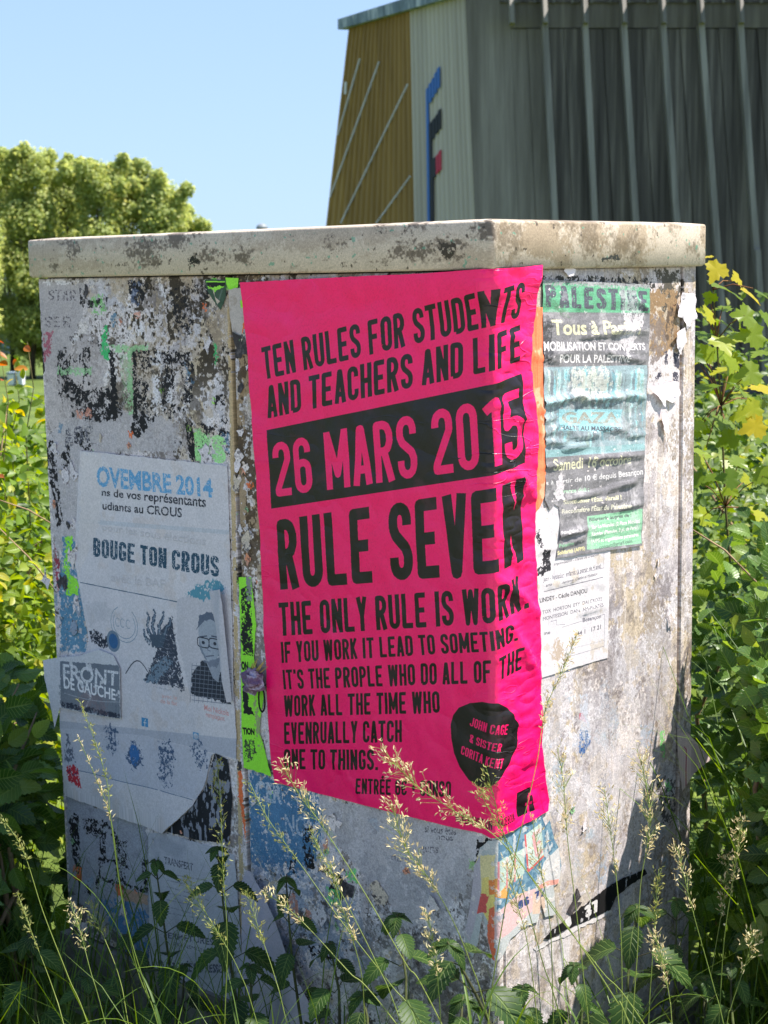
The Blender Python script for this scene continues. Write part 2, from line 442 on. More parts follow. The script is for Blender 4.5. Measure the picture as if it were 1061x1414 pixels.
    def uvof(s, u, v): return ((u - s.u0) / (s.u1 - s.u0), (v - s.v0) / (s.v1 - s.v0))

def set_uv(me, fn):
    """fn(vertex index) -> uv"""
    uvl = me.uv_layers.new(name='UVMap')
    li = np.empty(len(me.loops), np.int32); me.loops.foreach_get('vertex_index', li)
    U = np.array([fn(i) for i in range(len(me.vertices))], np.float32)
    uvl.data.foreach_set('uv', U[li].ravel())

def ragged(P, step=.004, amp=.0015, seed=1, close=True):
    """resample an outline and shake it like a paper edge"""
    r = random.Random(seed); out = []
    for i in range(len(P)):
        a, b = P[i], P[(i + 1) % len(P)]; l = math.dist(a, b); n = max(1, int(l / step))
        for k in range(n):
            t = k / n; x, y = a[0] + (b[0] - a[0]) * t, a[1] + (b[1] - a[1]) * t
            if amp and k:
                q = Vector((x * 90 + seed, y * 90, seed)); x += amp * (mnoise.noise(q) + .6 * mnoise.noise(q * 3.1)); y += amp * (mnoise.noise(q + Vector((9, 7, 3))) + .6 * mnoise.noise(q * 3.3))
            out.append((x, y))
    return out
def seg_d(u, v, a, b):
    dx, dy = b[0] - a[0], b[1] - a[1]; t = max(0, min(1, ((u - a[0]) * dx + (v - a[1]) * dy) / (dx * dx + dy * dy + 1e-12)))
    return math.hypot(u - a[0] - dx * t, v - a[1] - dy * t), t
def paper(name, outline, canvas, h0, label, cat='poster', group=None, grid=.008, amp=.0015, seed=1, hfun=None, creases=(), parent=None, pos=None, thick=True, edge=.004, wamp=.0006):
    """a sheet pasted on the skin: ragged outline, its own relief, folds and lifted edges"""
    O = ragged(outline, edge, amp, seed)
    us = [p[0] for p in O]; vs_ = [p[1] for p in O]
    pts = [Vector(p) for p in O]; n0 = len(pts)
    g = grid; r = random.Random(seed + 3)
    u = min(us) + g / 2
    while u < max(us):
        v = min(vs_) + g / 2
        while v < max(vs_):
            q = (u + (r.random() - .5) * g * .3, v + (r.random() - .5) * g * .3)
            pts.append(Vector(q)); v += g
        u += g
    if min(us) < 0 < max(us):   # extra columns round the corner
        for uu in (-RC, -RC / 2, 0, RC / 2, RC):
            v = min(vs_) + g / 3
            while v < max(vs_): pts.append(Vector((uu + 1e-5 * r.random(), v))); v += g
    E = [(i, (i + 1) % n0) for i in range(n0)]
    vo, eo, fo, *_ = delaunay_2d_cdt(pts, E, [], 1, 1e-6)
    P3, UV = [], []
    for p in vo:
        uu, vv = p.x, p.y
        h = h0 + wamp * (mnoise.noise(Vector((uu * 14, vv * 14, seed))) + .5 * mnoise.noise(Vector((uu * 40, vv * 40, seed)))) + wamp
        for (a, b, A, wd) in creases:
            d, t = seg_d(uu, vv, a, b)
            if d < wd * 3: h += A * math.exp(-(d / wd) ** 2) * math.sin(math.pi * min(1, max(0, .12 + .88 * t))) ** .5
        if hfun: h += hfun(uu, vv)
        h = max(h, h0 * .5)
        P3.append(pos(uu, vv, h) if pos else skin(uu, vv, h)); UV.append(canvas.uvof(uu, vv))
    _u = np.array(UV)
    if _u.min() < -.03 or _u.max() > 1.03: print('CANVAS RANGE', name, _u.min(0), _u.max(0))
    me = mesh(name, P3, [tuple(f) for f in fo], True)
    set_uv(me, lambda i: UV[i])
    o = link(name, me, canvas.mat, parent)
    if parent is None: tag(o, label, cat, group)
    return o
# ------------------------------------------------------------------ terrain and lawn
def ground_z(x, y):
    r = math.hypot(x, y)
    return -min(max(0.0, y - 7) * 0.0512, 3.75)
def sheet(name, xs, ys, dz, mat, wob=0.0):
    V, Fc = [], []
    for j, y in enumerate(ys):
        for i, x in enumerate(xs):
            V.append((x, y, ground_z(x, y) + dz + wob * mnoise.noise(Vector((x * .3, y * .3, 0)))))
    n = len(xs)
    for j in range(len(ys) - 1):
        for i in range(n - 1): Fc.append((j * n + i, j * n + i + 1, (j + 1) * n + i + 1, (j + 1) * n + i))
    return tag(link(name, mesh(name, V, Fc, True), mat), kind='structure')
def axis(lo, hi, near=1.0, grow=1.25):
    a = [0.0]; st = near
    while a[-1] < hi: a.append(a[-1] + st); st *= grow
    b = [0.0]; st = near
    while b[-1] > lo: b.append(b[-1] - st); st *= grow
    return sorted(set(a + b))
M_bounce = noisemat('pale_bounce_gravel', (150, 144, 132), (188, 182, 168), scale=30, bump=.5, bscale=200)
sheet('bounce_ground', [-9, -5, 0, 5, 9], [-7, -5, -2, 0, 1.3], .006, M_bounce)  # unseen pale ground added to bounce sunlight onto the cabinet
M_ground = noisemat('meadow_turf', (58, 72, 26), (104, 118, 44), scale=1.3, bump=.6, bscale=25, c3=(80, 96, 34), bdist=.03)
sheet('ground', axis(-2500, 2500), axis(-2500, 2500), 0, M_ground, .0)

# ------------------------------------------------------------------ the cabinet
beige = (196, 184, 164); PALE = (218, 214, 220); DIRT = (62, 55, 48); INK = (30, 28, 32)
k1 = Canvas(-1.075, .565, .0, 1.43, 1.5, beige, seed=1)
u_ = np.linspace(k1.u0, k1.u1, k1.w)[None, :]; v_ = np.linspace(k1.v0, k1.v1, k1.h)[:, None]
Lw = sstep(.02, -.02, u_)                                   # 1 on the door face
# paste residue: coarse islands with finely torn edges
res = k1.n(110, 1, 6) * .9 + k1.n(12, 2, 4) * .55 + Lw * .95 - .05
res = res + (1 - Lw) * (sstep(.95, .2, v_) * .35 - sstep(.36, .5, u_) * .3)
mres = sstep(-.08, .08, res)
k1.lay(mres * .93, PALE, 1)
k1.lay(sstep(.5, .9, k1.n(60, 5, 5)) * mres * .7, (224, 222, 228), .4)
k1.lay(sstep(.4, 1.6, k1.n(90, 6, 5)) * mres * .5, (182, 182, 192))
k1.lay(sstep(.7, 1.5, k1.n(26, 7, 5)) * .5 * (1 - Lw * .4), (150, 142, 138), -.3)
# several torn sheets over one another, each with a white fibrous rim
for i_, (cell, thr, colr, al) in enumerate([(120, .55, (206, 202, 208), .9), (70, .9, (190, 190, 200), .85), (95, .8, (222, 217, 218), .9), (46, 1.15, (176, 172, 178), .8), (60, 1.1, (214, 214, 222), .9), (34, 1.45, (196, 186, 176), .8)]):
    f_ = k1.n(cell, 60 + i_, 5) + .10 * k1.n(5, 70 + i_, 3) + Lw * .12
    k1.lay(sstep(thr - .10, thr - .02, f_) * (1 - sstep(thr, thr + .05, f_)) * .9, (232, 228, 228), .5)
    k1.lay(sstep(thr - .14, thr - .11, f_) * (1 - sstep(thr - .11, thr - .08, f_)) * .5, (110, 102, 98), 0)  # painted shadow line just outside each torn edge
    k1.lay(sstep(thr - .01, thr + .01, f_) * al, colr, .5)
    k1.lay(sstep(thr, thr + .02, f_) * sstep(.9, 1.6, k1.n(14, 80 + i_, 5)) * .5, (140, 134, 136))
# grime: vertical runs, speckle, blotches
gr = k1.n(45, 8, 6, 1, 2.2) + .6 * k1.n(5, 9, 4)
k1.lay(sstep(.95, 1.7, gr) * (.3 + .35 * Lw), (104, 96, 92), -.5)
k1.lay(sstep(1.5, 2.2, k1.n(30, 10, 6) + .8 * k1.n(4, 11, 3)) * (.22 + .6 * Lw), DIRT, -.6)
k1.lay(sstep(.9, 1.5, k1.n(60, 12, 6, 1, 2) + .7 * k1.n(4, 13, 3)) * sstep(.26, .4, u_) * .5, (120, 105, 84))
k1.lay(sstep(.6, 2.4, k1.n(3, 14, 3)) * .3, (120, 116, 114))
# vertical weather streaks on the bare side face
k1.lay(sstep(.3, 1.8, k1.n(14, 15, 5, 1, 9)) * (1 - Lw) * .3, (160, 148, 130))
k1.lay(sstep(.5, 1.6, k1.n(8, 16, 4, 1, 12)) * (1 - Lw) * .45, (226, 222, 222), .3)
k1.lay(sstep(.7, 1.3, k1.n(55, 17, 6, 1, 1.4) + .5 * k1.n(5, 18, 3)) * (1 - Lw) * sstep(.98, .88, v_) * sstep(.55, .7, v_) * .55, (112, 106, 110), -.4)
# brown rusty growth on the upper right of the left door and on the strip beside the pink poster
upper = sstep(1.10, 1.3, v_) * sstep(-.95, -.8, u_) * Lw
k1.lay(sstep(.05, .5, k1.n(50, 20, 6, 1, 1.5) + .7 * k1.n(8, 21, 4)) * upper * .55, (158, 142, 118), -.6)
k1.lay(sstep(.75, 1.2, k1.n(40, 22, 6, 1, 1.6) + .7 * k1.n(6, 23, 4)) * upper * .9, (52, 44, 34), -.7)
strip = (u_ > -.535) * (u_ < -.45) * sstep(.8, 1.0, v_) * 1.0
k1.lay(sstep(-.1, .4, k1.n(30, 24, 6, 1, 2) + .6 * k1.n(6, 25, 4)) * strip * .8, (146, 124, 92), -.4)
k1.lay(sstep(.6, 1.0, k1.n(30, 26, 6, 1, 2) + .6 * k1.n(6, 27, 4)) * strip * .85, (74, 60, 44), -.6)
def P(color, pts, side='L', **k): k1.poly(FF(pts, side), color, **k)
def rect(x0, y0, x1, y1): return [(x0, y0), (x1, y0), (x1, y1), (x0, y1)]
# pale older sheets on the left door
P((176, 172, 176), [(54, 392), (118, 392), (112, 440), (100, 470), (88, 520), (58, 500)], jag=2, alpha=.9, height=.5, seed=1)
P((182, 176, 178), [(62, 500), (110, 470), (150, 480), (140, 560), (64, 600)], jag=2.5, alpha=.7, seed=2, height=.4)
P((180, 178, 184), [(64, 600), (130, 560), (240, 580), (250, 620), (120, 630), (108, 760), (76, 760)], jag=3, alpha=.8, seed=3, height=.5)
# black letter fragments, heavily scraped
for i, (pts, w) in enumerate([
    ([(80, 485), (92, 480), (100, 530), (88, 560), (80, 540)], .62), ([(113, 480), (124, 478), (126, 520), (114, 524)], .6),
    ([(150, 482), (157, 482), (164, 575), (156, 582)], .12), ([(84, 516), (96, 520), (112, 540), (150, 535), (162, 560), (160, 580), (126, 575), (96, 548)], .42),
    ([(182, 482), (189, 482), (190, 580), (184, 580)], .35), ([(190, 484), (262, 486), (262, 505), (232, 502), (192, 500)], .5),
    ([(228, 500), (240, 512), (242, 552), (224, 560), (222, 520)], .45), ([(186, 574), (200, 568), (204, 590), (190, 606), (180, 596)], .3),
    ([(255, 490), (270, 505), (262, 560), (250, 520)], .62), ([(190, 520), (206, 530), (200, 560), (190, 562)], .5),
    ([(110, 566), (160, 560), (164, 578), (120, 585)], .5), ([(296, 545), (310, 545), (312, 560), (298, 562)], .45),
    ([(256, 585), (266, 584), (270, 640), (262, 632)], .3), ([(270, 584), (318, 592), (318, 600), (290, 596), (284, 620), (276, 600)], .55),
    ([(62, 628), (72, 600), (78, 640), (84, 700), (88, 720), (80, 730), (74, 690)], .4), ([(84, 630), (96, 610), (98, 640), (88, 665)], .5),
    ([(104, 600), (114, 590), (120, 610), (112, 620), (108, 612)], .45), ([(235, 400), (262, 395), (268, 460), (250, 470), (240, 430)], .58),
    ([(176, 388), (200, 388), (200, 415), (190, 425), (180, 410)], .4), ([(200, 392), (204, 392), (204, 402), (200, 402)], .1),
    ([(108, 395), (116, 400), (122, 416), (150, 410), (148, 424), (112, 424)], .5), ([(262, 393), (312, 393), (312, 410), (290, 418)], .45),
    ([(52, 430), (56, 430), (60, 480), (62, 520), (57, 520)], .5), ([(95, 540), (108, 545), (112, 570), (100, 580)], .55)]):
    P(INK, pts, wear=w, wearmm=7, jag=1.5, seed=30 + i, height=.15)
for i in range(26):
    r_ = random.Random(500 + i); x = r_.uniform(75, 310); y = r_.uniform(470, 620); s_ = r_.uniform(8, 26)
    P(INK, rect(x, y, x + s_, y + s_ * r_.uniform(.3, 1.4)), wear=.68, wearmm=6, jag=2, seed=60 + i)
FLUO, GRN, ORG, BLU = (150, 232, 70), (60, 190, 110), (224, 110, 62), (72, 120, 160)
for i, (c, pts, a, w) in enumerate([
    ((120, 200, 110), [(122, 412), (142, 404), (148, 430), (130, 440)], .7, .5), (GRN, [(140, 456), (148, 448), (152, 498), (140, 494)], .9, .15),
    ((150, 205, 150), [(150, 478), (206, 476), (206, 484), (182, 486), (184, 572), (178, 572), (176, 486), (160, 486)], .8, .25), ((150, 205, 150), [(80, 508), (126, 508), (126, 516), (80, 518)], .75, .2),
    ((150, 200, 150), [(166, 490), (180, 490), (184, 570), (172, 570)], .35, .4), ((165, 60, 85), [(60, 462), (74, 456), (70, 485), (62, 504)], .65, .3),
    ((215, 150, 130), [(106, 566), (126, 564), (128, 576), (106, 580)], .8, .4), (ORG, [(177, 596), (184, 596), (184, 604), (178, 604)], .9, .1),
    ((150, 215, 140), [(270, 590), (290, 600), (290, 638), (276, 636)], .7, .35), (BLU, [(306, 595), (318, 600), (316, 625), (308, 622)], .6, .45),
    (BLU, [(256, 500), (264, 515), (258, 530)], .7, .5), (GRN, [(296, 470), (302, 490), (298, 505)], .8, .35), ((120, 220, 90), [(288, 386), (316, 386), (316, 400), (292, 398)], .9, .3),
    ((90, 110, 150), [(180, 388), (196, 390), (192, 420), (182, 418)], .6, .5), ((84, 136, 170), [(88, 740), (108, 750), (118, 860), (122, 900), (84, 900), (82, 800)], .9, .25),
    (FLUO, [(92, 740), (102, 742), (94, 800), (86, 790)], .95, .2), (FLUO, [(96, 792), (108, 800), (108, 822), (90, 820)], .98, .05), ((150, 40, 60), [(76, 750), (82, 780), (80, 820), (75, 790)], .8, .3),
    ((190, 120, 70), [(78, 1195), (97, 1198), (96, 1216), (80, 1214)], .0, .3)]):
    P(c, pts, alpha=a, wear=w, wearmm=6, jag=2, seed=120 + i, height=.3)
for i in range(150):   # crumbs of coloured paper everywhere
    r_ = random.Random(900 + i); x = r_.uniform(60, 660); y = r_.uniform(390, 1300)
    c = r_.choice([FLUO, (140, 200, 150), ORG, BLU, (200, 200, 205), (210, 150, 130), (90, 130, 160), (200, 200, 205), INK]); s_ = r_.uniform(3, 11)
    P(c, rect(x, y, x + s_ * r_.uniform(.4, 1), y + s_ * r_.uniform(.5, 2)), alpha=r_.uniform(.4, .9), wear=.45, wearmm=4, jag=1.5, seed=200 + i, height=.3)
for x, y, a, b, t in [(105, 395, 62, 400, 'STAR'), (98, 432, 0, 0, 'SER')]:
    k1.caps(t, FF([(x - 38 if a else x - 36, y + 5), (x - 38 if a else x - 36, y + 20), (x, y + 5), (x, y + 20)], 'L'), (96, 92, 100), .13, wear=.55, seed=x)
k1.caps('RS', FF([(268, 594), (270, 636), (312, 603), (312, 641)], 'L'), (160, 222, 150), .26, wear=.22, seed=4, height=.3)
k1.caps('AOP', FF([(88, 592), (90, 618), (128, 585), (130, 608)], 'L'), (90, 92, 104), .16, wear=.5, seed=5)
# bright painted lip of the door seam
P((186, 168, 134), [(313, 388), (318, 388), (341, 1414), (335, 1414)], jag=.6, wear=.16, wearmm=20, seed=9)
# left door below the big white sheet
P((150, 156, 172), [(92, 1100), (212, 1140), (212, 1180), (206, 1330), (96, 1240)], jag=2, alpha=.85, seed=70, height=.3)
for i, (pts, w) in enumerate([([(95, 1130), (108, 1120), (112, 1190), (110, 1230), (100, 1180)], .3), ([(112, 1130), (150, 1135), (146, 1160), (118, 1150)], .55),
    ([(138, 1150), (146, 1150), (146, 1190), (140, 1190)], .45), ([(136, 1184), (175, 1190), (174, 1194), (136, 1188)], .3), ([(140, 1212), (205, 1228), (205, 1233), (140, 1217)], .3),
    ([(196, 1186), (204, 1188), (204, 1232), (198, 1230)], .4), ([(150, 1140), (156, 1140), (180, 1200), (172, 1200)], .6), ([(118, 1220), (126, 1222), (126, 1236), (118, 1236)], .4),
    ([(138, 1190), (142, 1190), (136, 1225), (132, 1225)], .4), ([(160, 1160), (176, 1160), (172, 1230), (160, 1226)], .66)]):
    P(INK, pts, wear=w, wearmm=6, jag=2, seed=140 + i)
P(ORG, [(101, 1195), (114, 1198), (113, 1217), (101, 1213)], alpha=.85, wear=.25, jag=1, seed=3)
P(ORG, [(159, 1220), (170, 1222), (172, 1242), (162, 1238)], alpha=.9, wear=.2, jag=1, seed=4)
P((190, 150, 120), [(170, 1226), (204, 1236), (204, 1250), (170, 1244)], alpha=.7, jag=1, seed=5)
P((70, 118, 168), [(140, 1240), (178, 1246), (206, 1262), (206, 1330), (176, 1320), (170, 1290), (150, 1275)], alpha=.85, wear=.3, jag=3, seed=6)
P((56, 52, 50), [(90, 1225), (205, 1330), (340, 1385), (345, 1414), (90, 1414)], alpha=.55, wear=.35, wearmm=20, jag=4, seed=7)
# strip between doors and pink poster, lower part
P(ORG, [(329, 1066), (334, 1066), (340, 1160), (344, 1185), (338, 1150), (330, 1100)], alpha=.95, wear=.1, jag=1, seed=8)
P((60, 60, 62), [(328, 1052), (334, 1052), (334, 1064), (328, 1064)], wear=.3, jag=1, seed=8)
# old blue bill scraped to shreds below the pink poster, with white letters left
P((74, 118, 156), [(344, 1060), (372, 1072), (440, 1098), (450, 1150), (430, 1200), (400, 1210), (345, 1190)], jag=5, wear=.33, wearmm=10, seed=11, height=.35)
P((80, 126, 166), [(345, 1080), (420, 1120), (430, 1200), (380, 1190), (345, 1180)], jag=5, wear=.3, wearmm=14, seed=12, alpha=.8)
P((110, 130, 160), [(345, 1180), (480, 1220), (520, 1330), (400, 1340), (350, 1300)], jag=6, wear=.45, wearmm=12, seed=13, alpha=.55)
k1.text('CER', FF([(352, 1077), (353, 1104), (390, 1083), (390, 1110)], 'L'), (176, 188, 204), .03, wear=.25, seed=14, height=.4)
k1.text('NOUS', FF([(393, 1123), (394, 1150), (448, 1130), (448, 1160)], 'L'), (170, 184, 202), .02, wear=.3, seed=15, height=.4)
for i, (pts, w) in enumerate([([(420, 1142), (432, 1142), (430, 1170), (436, 1200), (424, 1200), (418, 1170)], .35), ([(402, 1180), (410, 1182), (406, 1205), (400, 1200)], .35),
    ([(455, 1205), (470, 1200), (475, 1240), (456, 1235)], .45), ([(507, 1128), (520, 1130), (526, 1155), (514, 1150)], .35), ([(420, 1290), (460, 1310), (470, 1330), (430, 1320)], .6)]):
    P(INK, pts, wear=w, wearmm=6, jag=2, seed=160 + i)
for c, pts in [(FLUO, [(456, 1146), (462, 1140), (462, 1162), (456, 1162)]), ((110, 215, 120), [(478, 1200), (490, 1198), (494, 1222), (482, 1216)]), ((110, 215, 120), [(450, 1225), (474, 1230), (470, 1250), (454, 1246)]),
               ((190, 130, 110), [(395, 1230), (412, 1240), (414, 1275), (402, 1270)]), ((190, 130, 110), [(420, 1250), (430, 1258), (428, 1275), (420, 1272)]), ((78, 130, 170), [(506, 1127), (520, 1130), (524, 1146), (512, 1146)])]:
    P(c, pts, alpha=.85, wear=.35, wearmm=5, jag=2, seed=len(pts) + int(pts[0][0]), height=.3)
P((178, 178, 186), [(440, 1100), (560, 1124), (672, 1156), (640, 1230), (610, 1260), (560, 1275), (480, 1180), (450, 1150)], jag=3, alpha=.85, seed=16, height=.6)
k1.text('si vous êtes', FF([(587, 1139), (587, 1149), (630, 1143), (630, 1153)], 'L'), (96, 96, 106), .01, wear=.3)
k1.text('nous', FF([(603, 1150), (603, 1159), (626, 1152), (626, 1161)], 'L'), (96, 96, 106), .01, wear=.3)
k1.text('gens', FF([(580, 1162), (580, 1176), (606, 1166), (606, 1178)], 'L'), (110, 110, 120), .01, wear=.4)
k1.text('dans', FF([(540, 1176), (540, 1188), (568, 1180), (568, 1192)], 'L'), (110, 110, 120), .01, wear=.45)
k1.text('Vara, Cartlent', FF([(556, 1287), (556, 1292), (588, 1286), (588, 1291)], 'L'), (60, 60, 66), .01)
k1.text('en Cart, Kyr', FF([(554, 1294), (554, 1299), (576, 1293), (576, 1298)], 'L'), (60, 60, 66), .01)
P((150, 152, 160), [(500, 1180), (660, 1180), (650, 1400), (480, 1400)], jag=6, alpha=.5, wear=.4, wearmm=30, seed=18)
P((70, 66, 66), [(560, 1280), (680, 1300), (680, 1414), (560, 1414)], alpha=.5, wear=.5, wearmm=14, jag=5, seed=19)
P((120, 190, 90), [(648, 1185), (664, 1190), (660, 1205), (646, 1200)], alpha=.6, wear=.5, wearmm=4, jag=2, seed=19)
P((24, 22, 24), [(660, 1162), (676, 1158), (684, 1165), (684, 1180), (668, 1190), (656, 1190)], jag=2, wear=.15, seed=20)
P((24, 22, 24), [(684, 1162), (700, 1170), (708, 1176), (700, 1184), (684, 1184)], 'R', jag=2, wear=.25, seed=21)
# side face
PR = lambda c, pts, **k: P(c, pts, 'R', **k)
PR((60, 60, 60), [(740, 380), (905, 385), (905, 400), (880, 398), (742, 396)], wear=.5, wearmm=6, jag=2, seed=22)
PR((86, 82, 74), [(905, 372), (945, 374), (945, 400), (930, 420), (916, 430), (908, 400)], wear=.25, jag=2, seed=22, wearmm=10)
PR((150, 126, 96), [(895, 400), (935, 404), (936, 470), (920, 500), (897, 490)], wear=.3, jag=3, seed=23, wearmm=12)
PR((98, 84, 72), [(922, 420), (932, 430), (928, 480), (918, 470)], wear=.35, jag=2, seed=24)
PR((120, 112, 112), [(898, 440), (916, 430), (922, 500), (900, 520)], alpha=.7, wear=.3, jag=3, seed=24)
PR((214, 212, 218), [(895, 510), (940, 470), (942, 560), (925, 580), (893, 570)], alpha=.9, jag=2, seed=25, height=.6, wear=.1)
for pts in ([(918, 485), (922, 484), (922, 503), (918, 501)], [(930, 487), (938, 486), (940, 500), (938, 510), (930, 505)], [(929, 514), (936, 514), (937, 526), (930, 526)], [(905, 520), (912, 514), (914, 520), (905, 526)]):
    PR((70, 70, 84), pts, wear=.2, jag=1, seed=26, wearmm=4)
PR((186, 30, 50), [(800, 986), (805, 984), (812, 1000), (801, 993)], jag=.6, seed=27)
PR((188, 204, 224), [(801, 960), (810, 958), (816, 1020), (802, 1020)], alpha=.8, jag=1.5, wear=.2, seed=28)
PR((40, 84, 150), [(801, 1008), (812, 1010), (815, 1026), (803, 1048), (799, 1030)], jag=1.5, wear=.25, wearmm=4, seed=29)
for i in range(46):
    r_ = random.Random(1500 + i); x = r_.uniform(760, 935); y = r_.uniform(930, 1270)
    PR(r_.choice([(200, 204, 214), (150, 175, 205), (120, 118, 126), (210, 206, 204), (160, 182, 200)]), rect(x, y, x + r_.uniform(4, 18), y + r_.uniform(10, 50)), alpha=r_.uniform(.25, .7), wear=.45, wearmm=6, jag=4, seed=300 + i, height=.25)
PR((190, 190, 198), [(745, 920), (930, 860), (930, 1180), (760, 1290), (745, 1200)], alpha=.45, wear=.4, wearmm=30, jag=5, seed=31)
PR((60, 58, 60), [(905, 1080), (930, 1070), (935, 1130), (915, 1140)], alpha=.8, wear=.5, wearmm=5, jag=3, seed=32)
PR((110, 210, 110), [(912, 1010), (918, 1008), (918, 1050), (912, 1040)], alpha=.7, wear=.3, wearmm=5, jag=1, seed=33)
PR((110, 210, 110), [(918, 1080), (924, 1074), (928, 1090), (922, 1094)], alpha=.7, wear=.3, wearmm=5, jag=1, seed=34)
PR((182, 188, 198), [(935, 745), (958, 740), (957, 790), (938, 790)], alpha=.0, seed=35)
k1.grain(.05, 1.6)
k1.A *= (1 - .08 * (1 - Lw))[..., None]   # side face darkened in its colour to offset the strong sun
k1.A[:] *= (1 - .35 * sstep(.30, .02, v_) * np.clip(k1.n(80, 50, 4) * .3 + .7, 0, 1))[..., None]     # unevenly darker towards the foot
M_skin = k1.material('painted_skin_with_paste_and_torn_paper', .75, .7, .0012)

cab = empty('utility_cabinet', (CC[0], CC[1], 0))
tag(cab, 'beige street utility cabinet covered in torn bill remnants, standing in tall grass', 'utility cabinet')
cab['kind'] = 'thing'
def slab(name, u0, u1, v0, v1, h=0.0, th=.018, nu=2, nv=2, parent=cab, bev=.002, mat=M_skin, canvas=k1):
    """a sheet-metal panel following the skin, with softened edge and thickness"""
    us = sorted(set([u0, u0 + bev] + list(np.linspace(u0 + bev, u1 - bev, nu + 1)) + ([x for x in (-RC, -RC * .6, -RC * .2, RC * .2, RC * .6, RC) if u0 < x < u1]) + [u1 - bev, u1]))
    vv = sorted(set([v0, v0 + bev] + list(np.linspace(v0 + bev, v1 - bev, nv + 1)) + [v1 - bev, v1]))
    V, Fc, UV = [], [], []
    for j, v in enumerate(vv):
        for i, u in enumerate(us):
            e = (i in (0, len(us) - 1)) or (j in (0, len(vv) - 1))
            V.append(skin(u, v, h - (bev if e else 0))); UV.append(canvas.uvof(u, v))
    n = len(us)
    for j in range(len(vv) - 1):
        for i in range(n - 1): Fc.append((j * n + i, j * n + i + 1, (j + 1) * n + i + 1, (j + 1) * n + i))
    ring = [i for i in range(n)] + [j * n + n - 1 for j in range(1, len(vv))] + [(len(vv) - 1) * n + i for i in range(n - 2, -1, -1)] + [j * n for j in range(len(vv) - 2, 0, -1)]
    b = len(V)
    for i in ring:
        u, v = us[i % n], vv[i // n]; V.append(skin(u, v, h - th)); UV.append(UV[i])
    m = len(ring)
    for a in range(m): Fc.append((ring[a], b + a, b + (a + 1) % m, ring[(a + 1) % m]))
    me = mesh(name, V, Fc, False)
    set_uv(me, lambda i: UV[i])
    return link(name, me, mat, parent)
TOPV = LIDTOP - LIDH + .004
slab('door', -CW, -.5435, .16, TOPV - .006, 0)
slab('door', -.5345, RC + .006, .16, TOPV - .006, 0, nu=6)
slab('side_panel', RC + .0085, .502, .16, TOPV - .004, 0)
slab('rear_flange', .510, CD, .16, TOPV - .001, 0)
M_dark = noisemat('shadowed_steel', (40, 38, 36), (70, 66, 60), scale=12)
M_plinth = noisemat('stained_concrete_plinth', (96, 92, 86), (150, 145, 136), scale=9, c3=(120, 114, 106), bump=.5)
def boxf(name, ul, ur, z0, z1, ins, mat, parent=cab):
    """solid following the cabinet's plan: ins = inset from the skin"""
    A = CC + (DL + DR) * 0 - NL * 0
    c0 = CC - NL * ins - NR * ins
    a = CC + DL * ul - NR * (-ins) * 0 - NL * ins + DL * 0
    p = [c0, CC + DR * ur - NR * ins, CC + DR * ur + DL * ul, CC + DL * ul - NL * ins]
    ring = [(q[0], q[1]) for q in p]
    m = MB(); m.hexa([(x, y, z0) for x, y in ring] + [(x, y, z1) for x, y in ring])
    return m.build(name, mat, parent)
boxf('body', CW - .01, CD - .004, .1, TOPV + .01, .014, M_dark)
boxf('plinth', CW + .015, CD + .015, -.15, .155, -.012, M_plinth)
# lid: pressed skirt and gently crowned top, softened edges
kl = Canvas(-1.10, .60, LIDTOP - .09, LIDTOP + .01, 1.6, (188, 180, 166), seed=4)
uL = np.linspace(kl.u0, kl.u1, kl.w)[None, :]; vL = np.linspace(kl.v0, kl.v1, kl.h)[:, None]; top = sstep(LIDTOP - .07, LIDTOP - .015, vL)
LL = sstep(.0, -.01, uL)
kl.lay(sstep(.0, 1.2, kl.n(70, 1, 5, 1.5, .6) + .5 * kl.n(6, 2, 4) + top * .5 - .3) * .28 * LL, (128, 112, 96))
kl.lay(sstep(.5, 2.1, kl.n(34, 3, 6, 1.6, .7) + .45 * kl.n(4, 4, 4) + .1) * .7 * LL * sstep(LIDTOP - .066, LIDTOP - .05, vL), (72, 64, 56), -.3)
kl.lay(sstep(.2, 1.6, kl.n(60, 5, 6) + top * 1.0 + .4 * kl.n(4, 6, 3)) * .5 * (1 - LL), (132, 116, 92))
kl.lay(sstep(.6, 2.6, kl.n(50, 9, 6, 1.2) + top * 1.1 + .35 * kl.n(4, 16, 3) - .2) * .6 * (1 - LL), (96, 86, 70))
kl.lay(sstep(2.0, 2.4, kl.n(10, 7, 4)) * .7, (60, 54, 48)); kl.lay(sstep(1.9, 2.2, kl.n(9, 8, 3)) * .6, (84, 150, 130))
kl.poly(FF([(822, 357), (842, 352), (848, 358), (822, 361)], 'R'), (70, 72, 74), wear=.2, wearmm=4, jag=1.5)
kl.poly(FF([(600, 335), (622, 334), (628, 350), (612, 360), (604, 350)], 'L'), (60, 54, 48), wear=.35, wearmm=5, jag=3)
kl.poly(FF([(262, 358), (276, 352), (280, 366), (266, 365)], 'L'), (34, 32, 32), wear=.3, wearmm=4, jag=2)
kl.grain(.04, 1.5)
M_lid = kl.material('weathered_lid_paint', .55, .4, .0008)
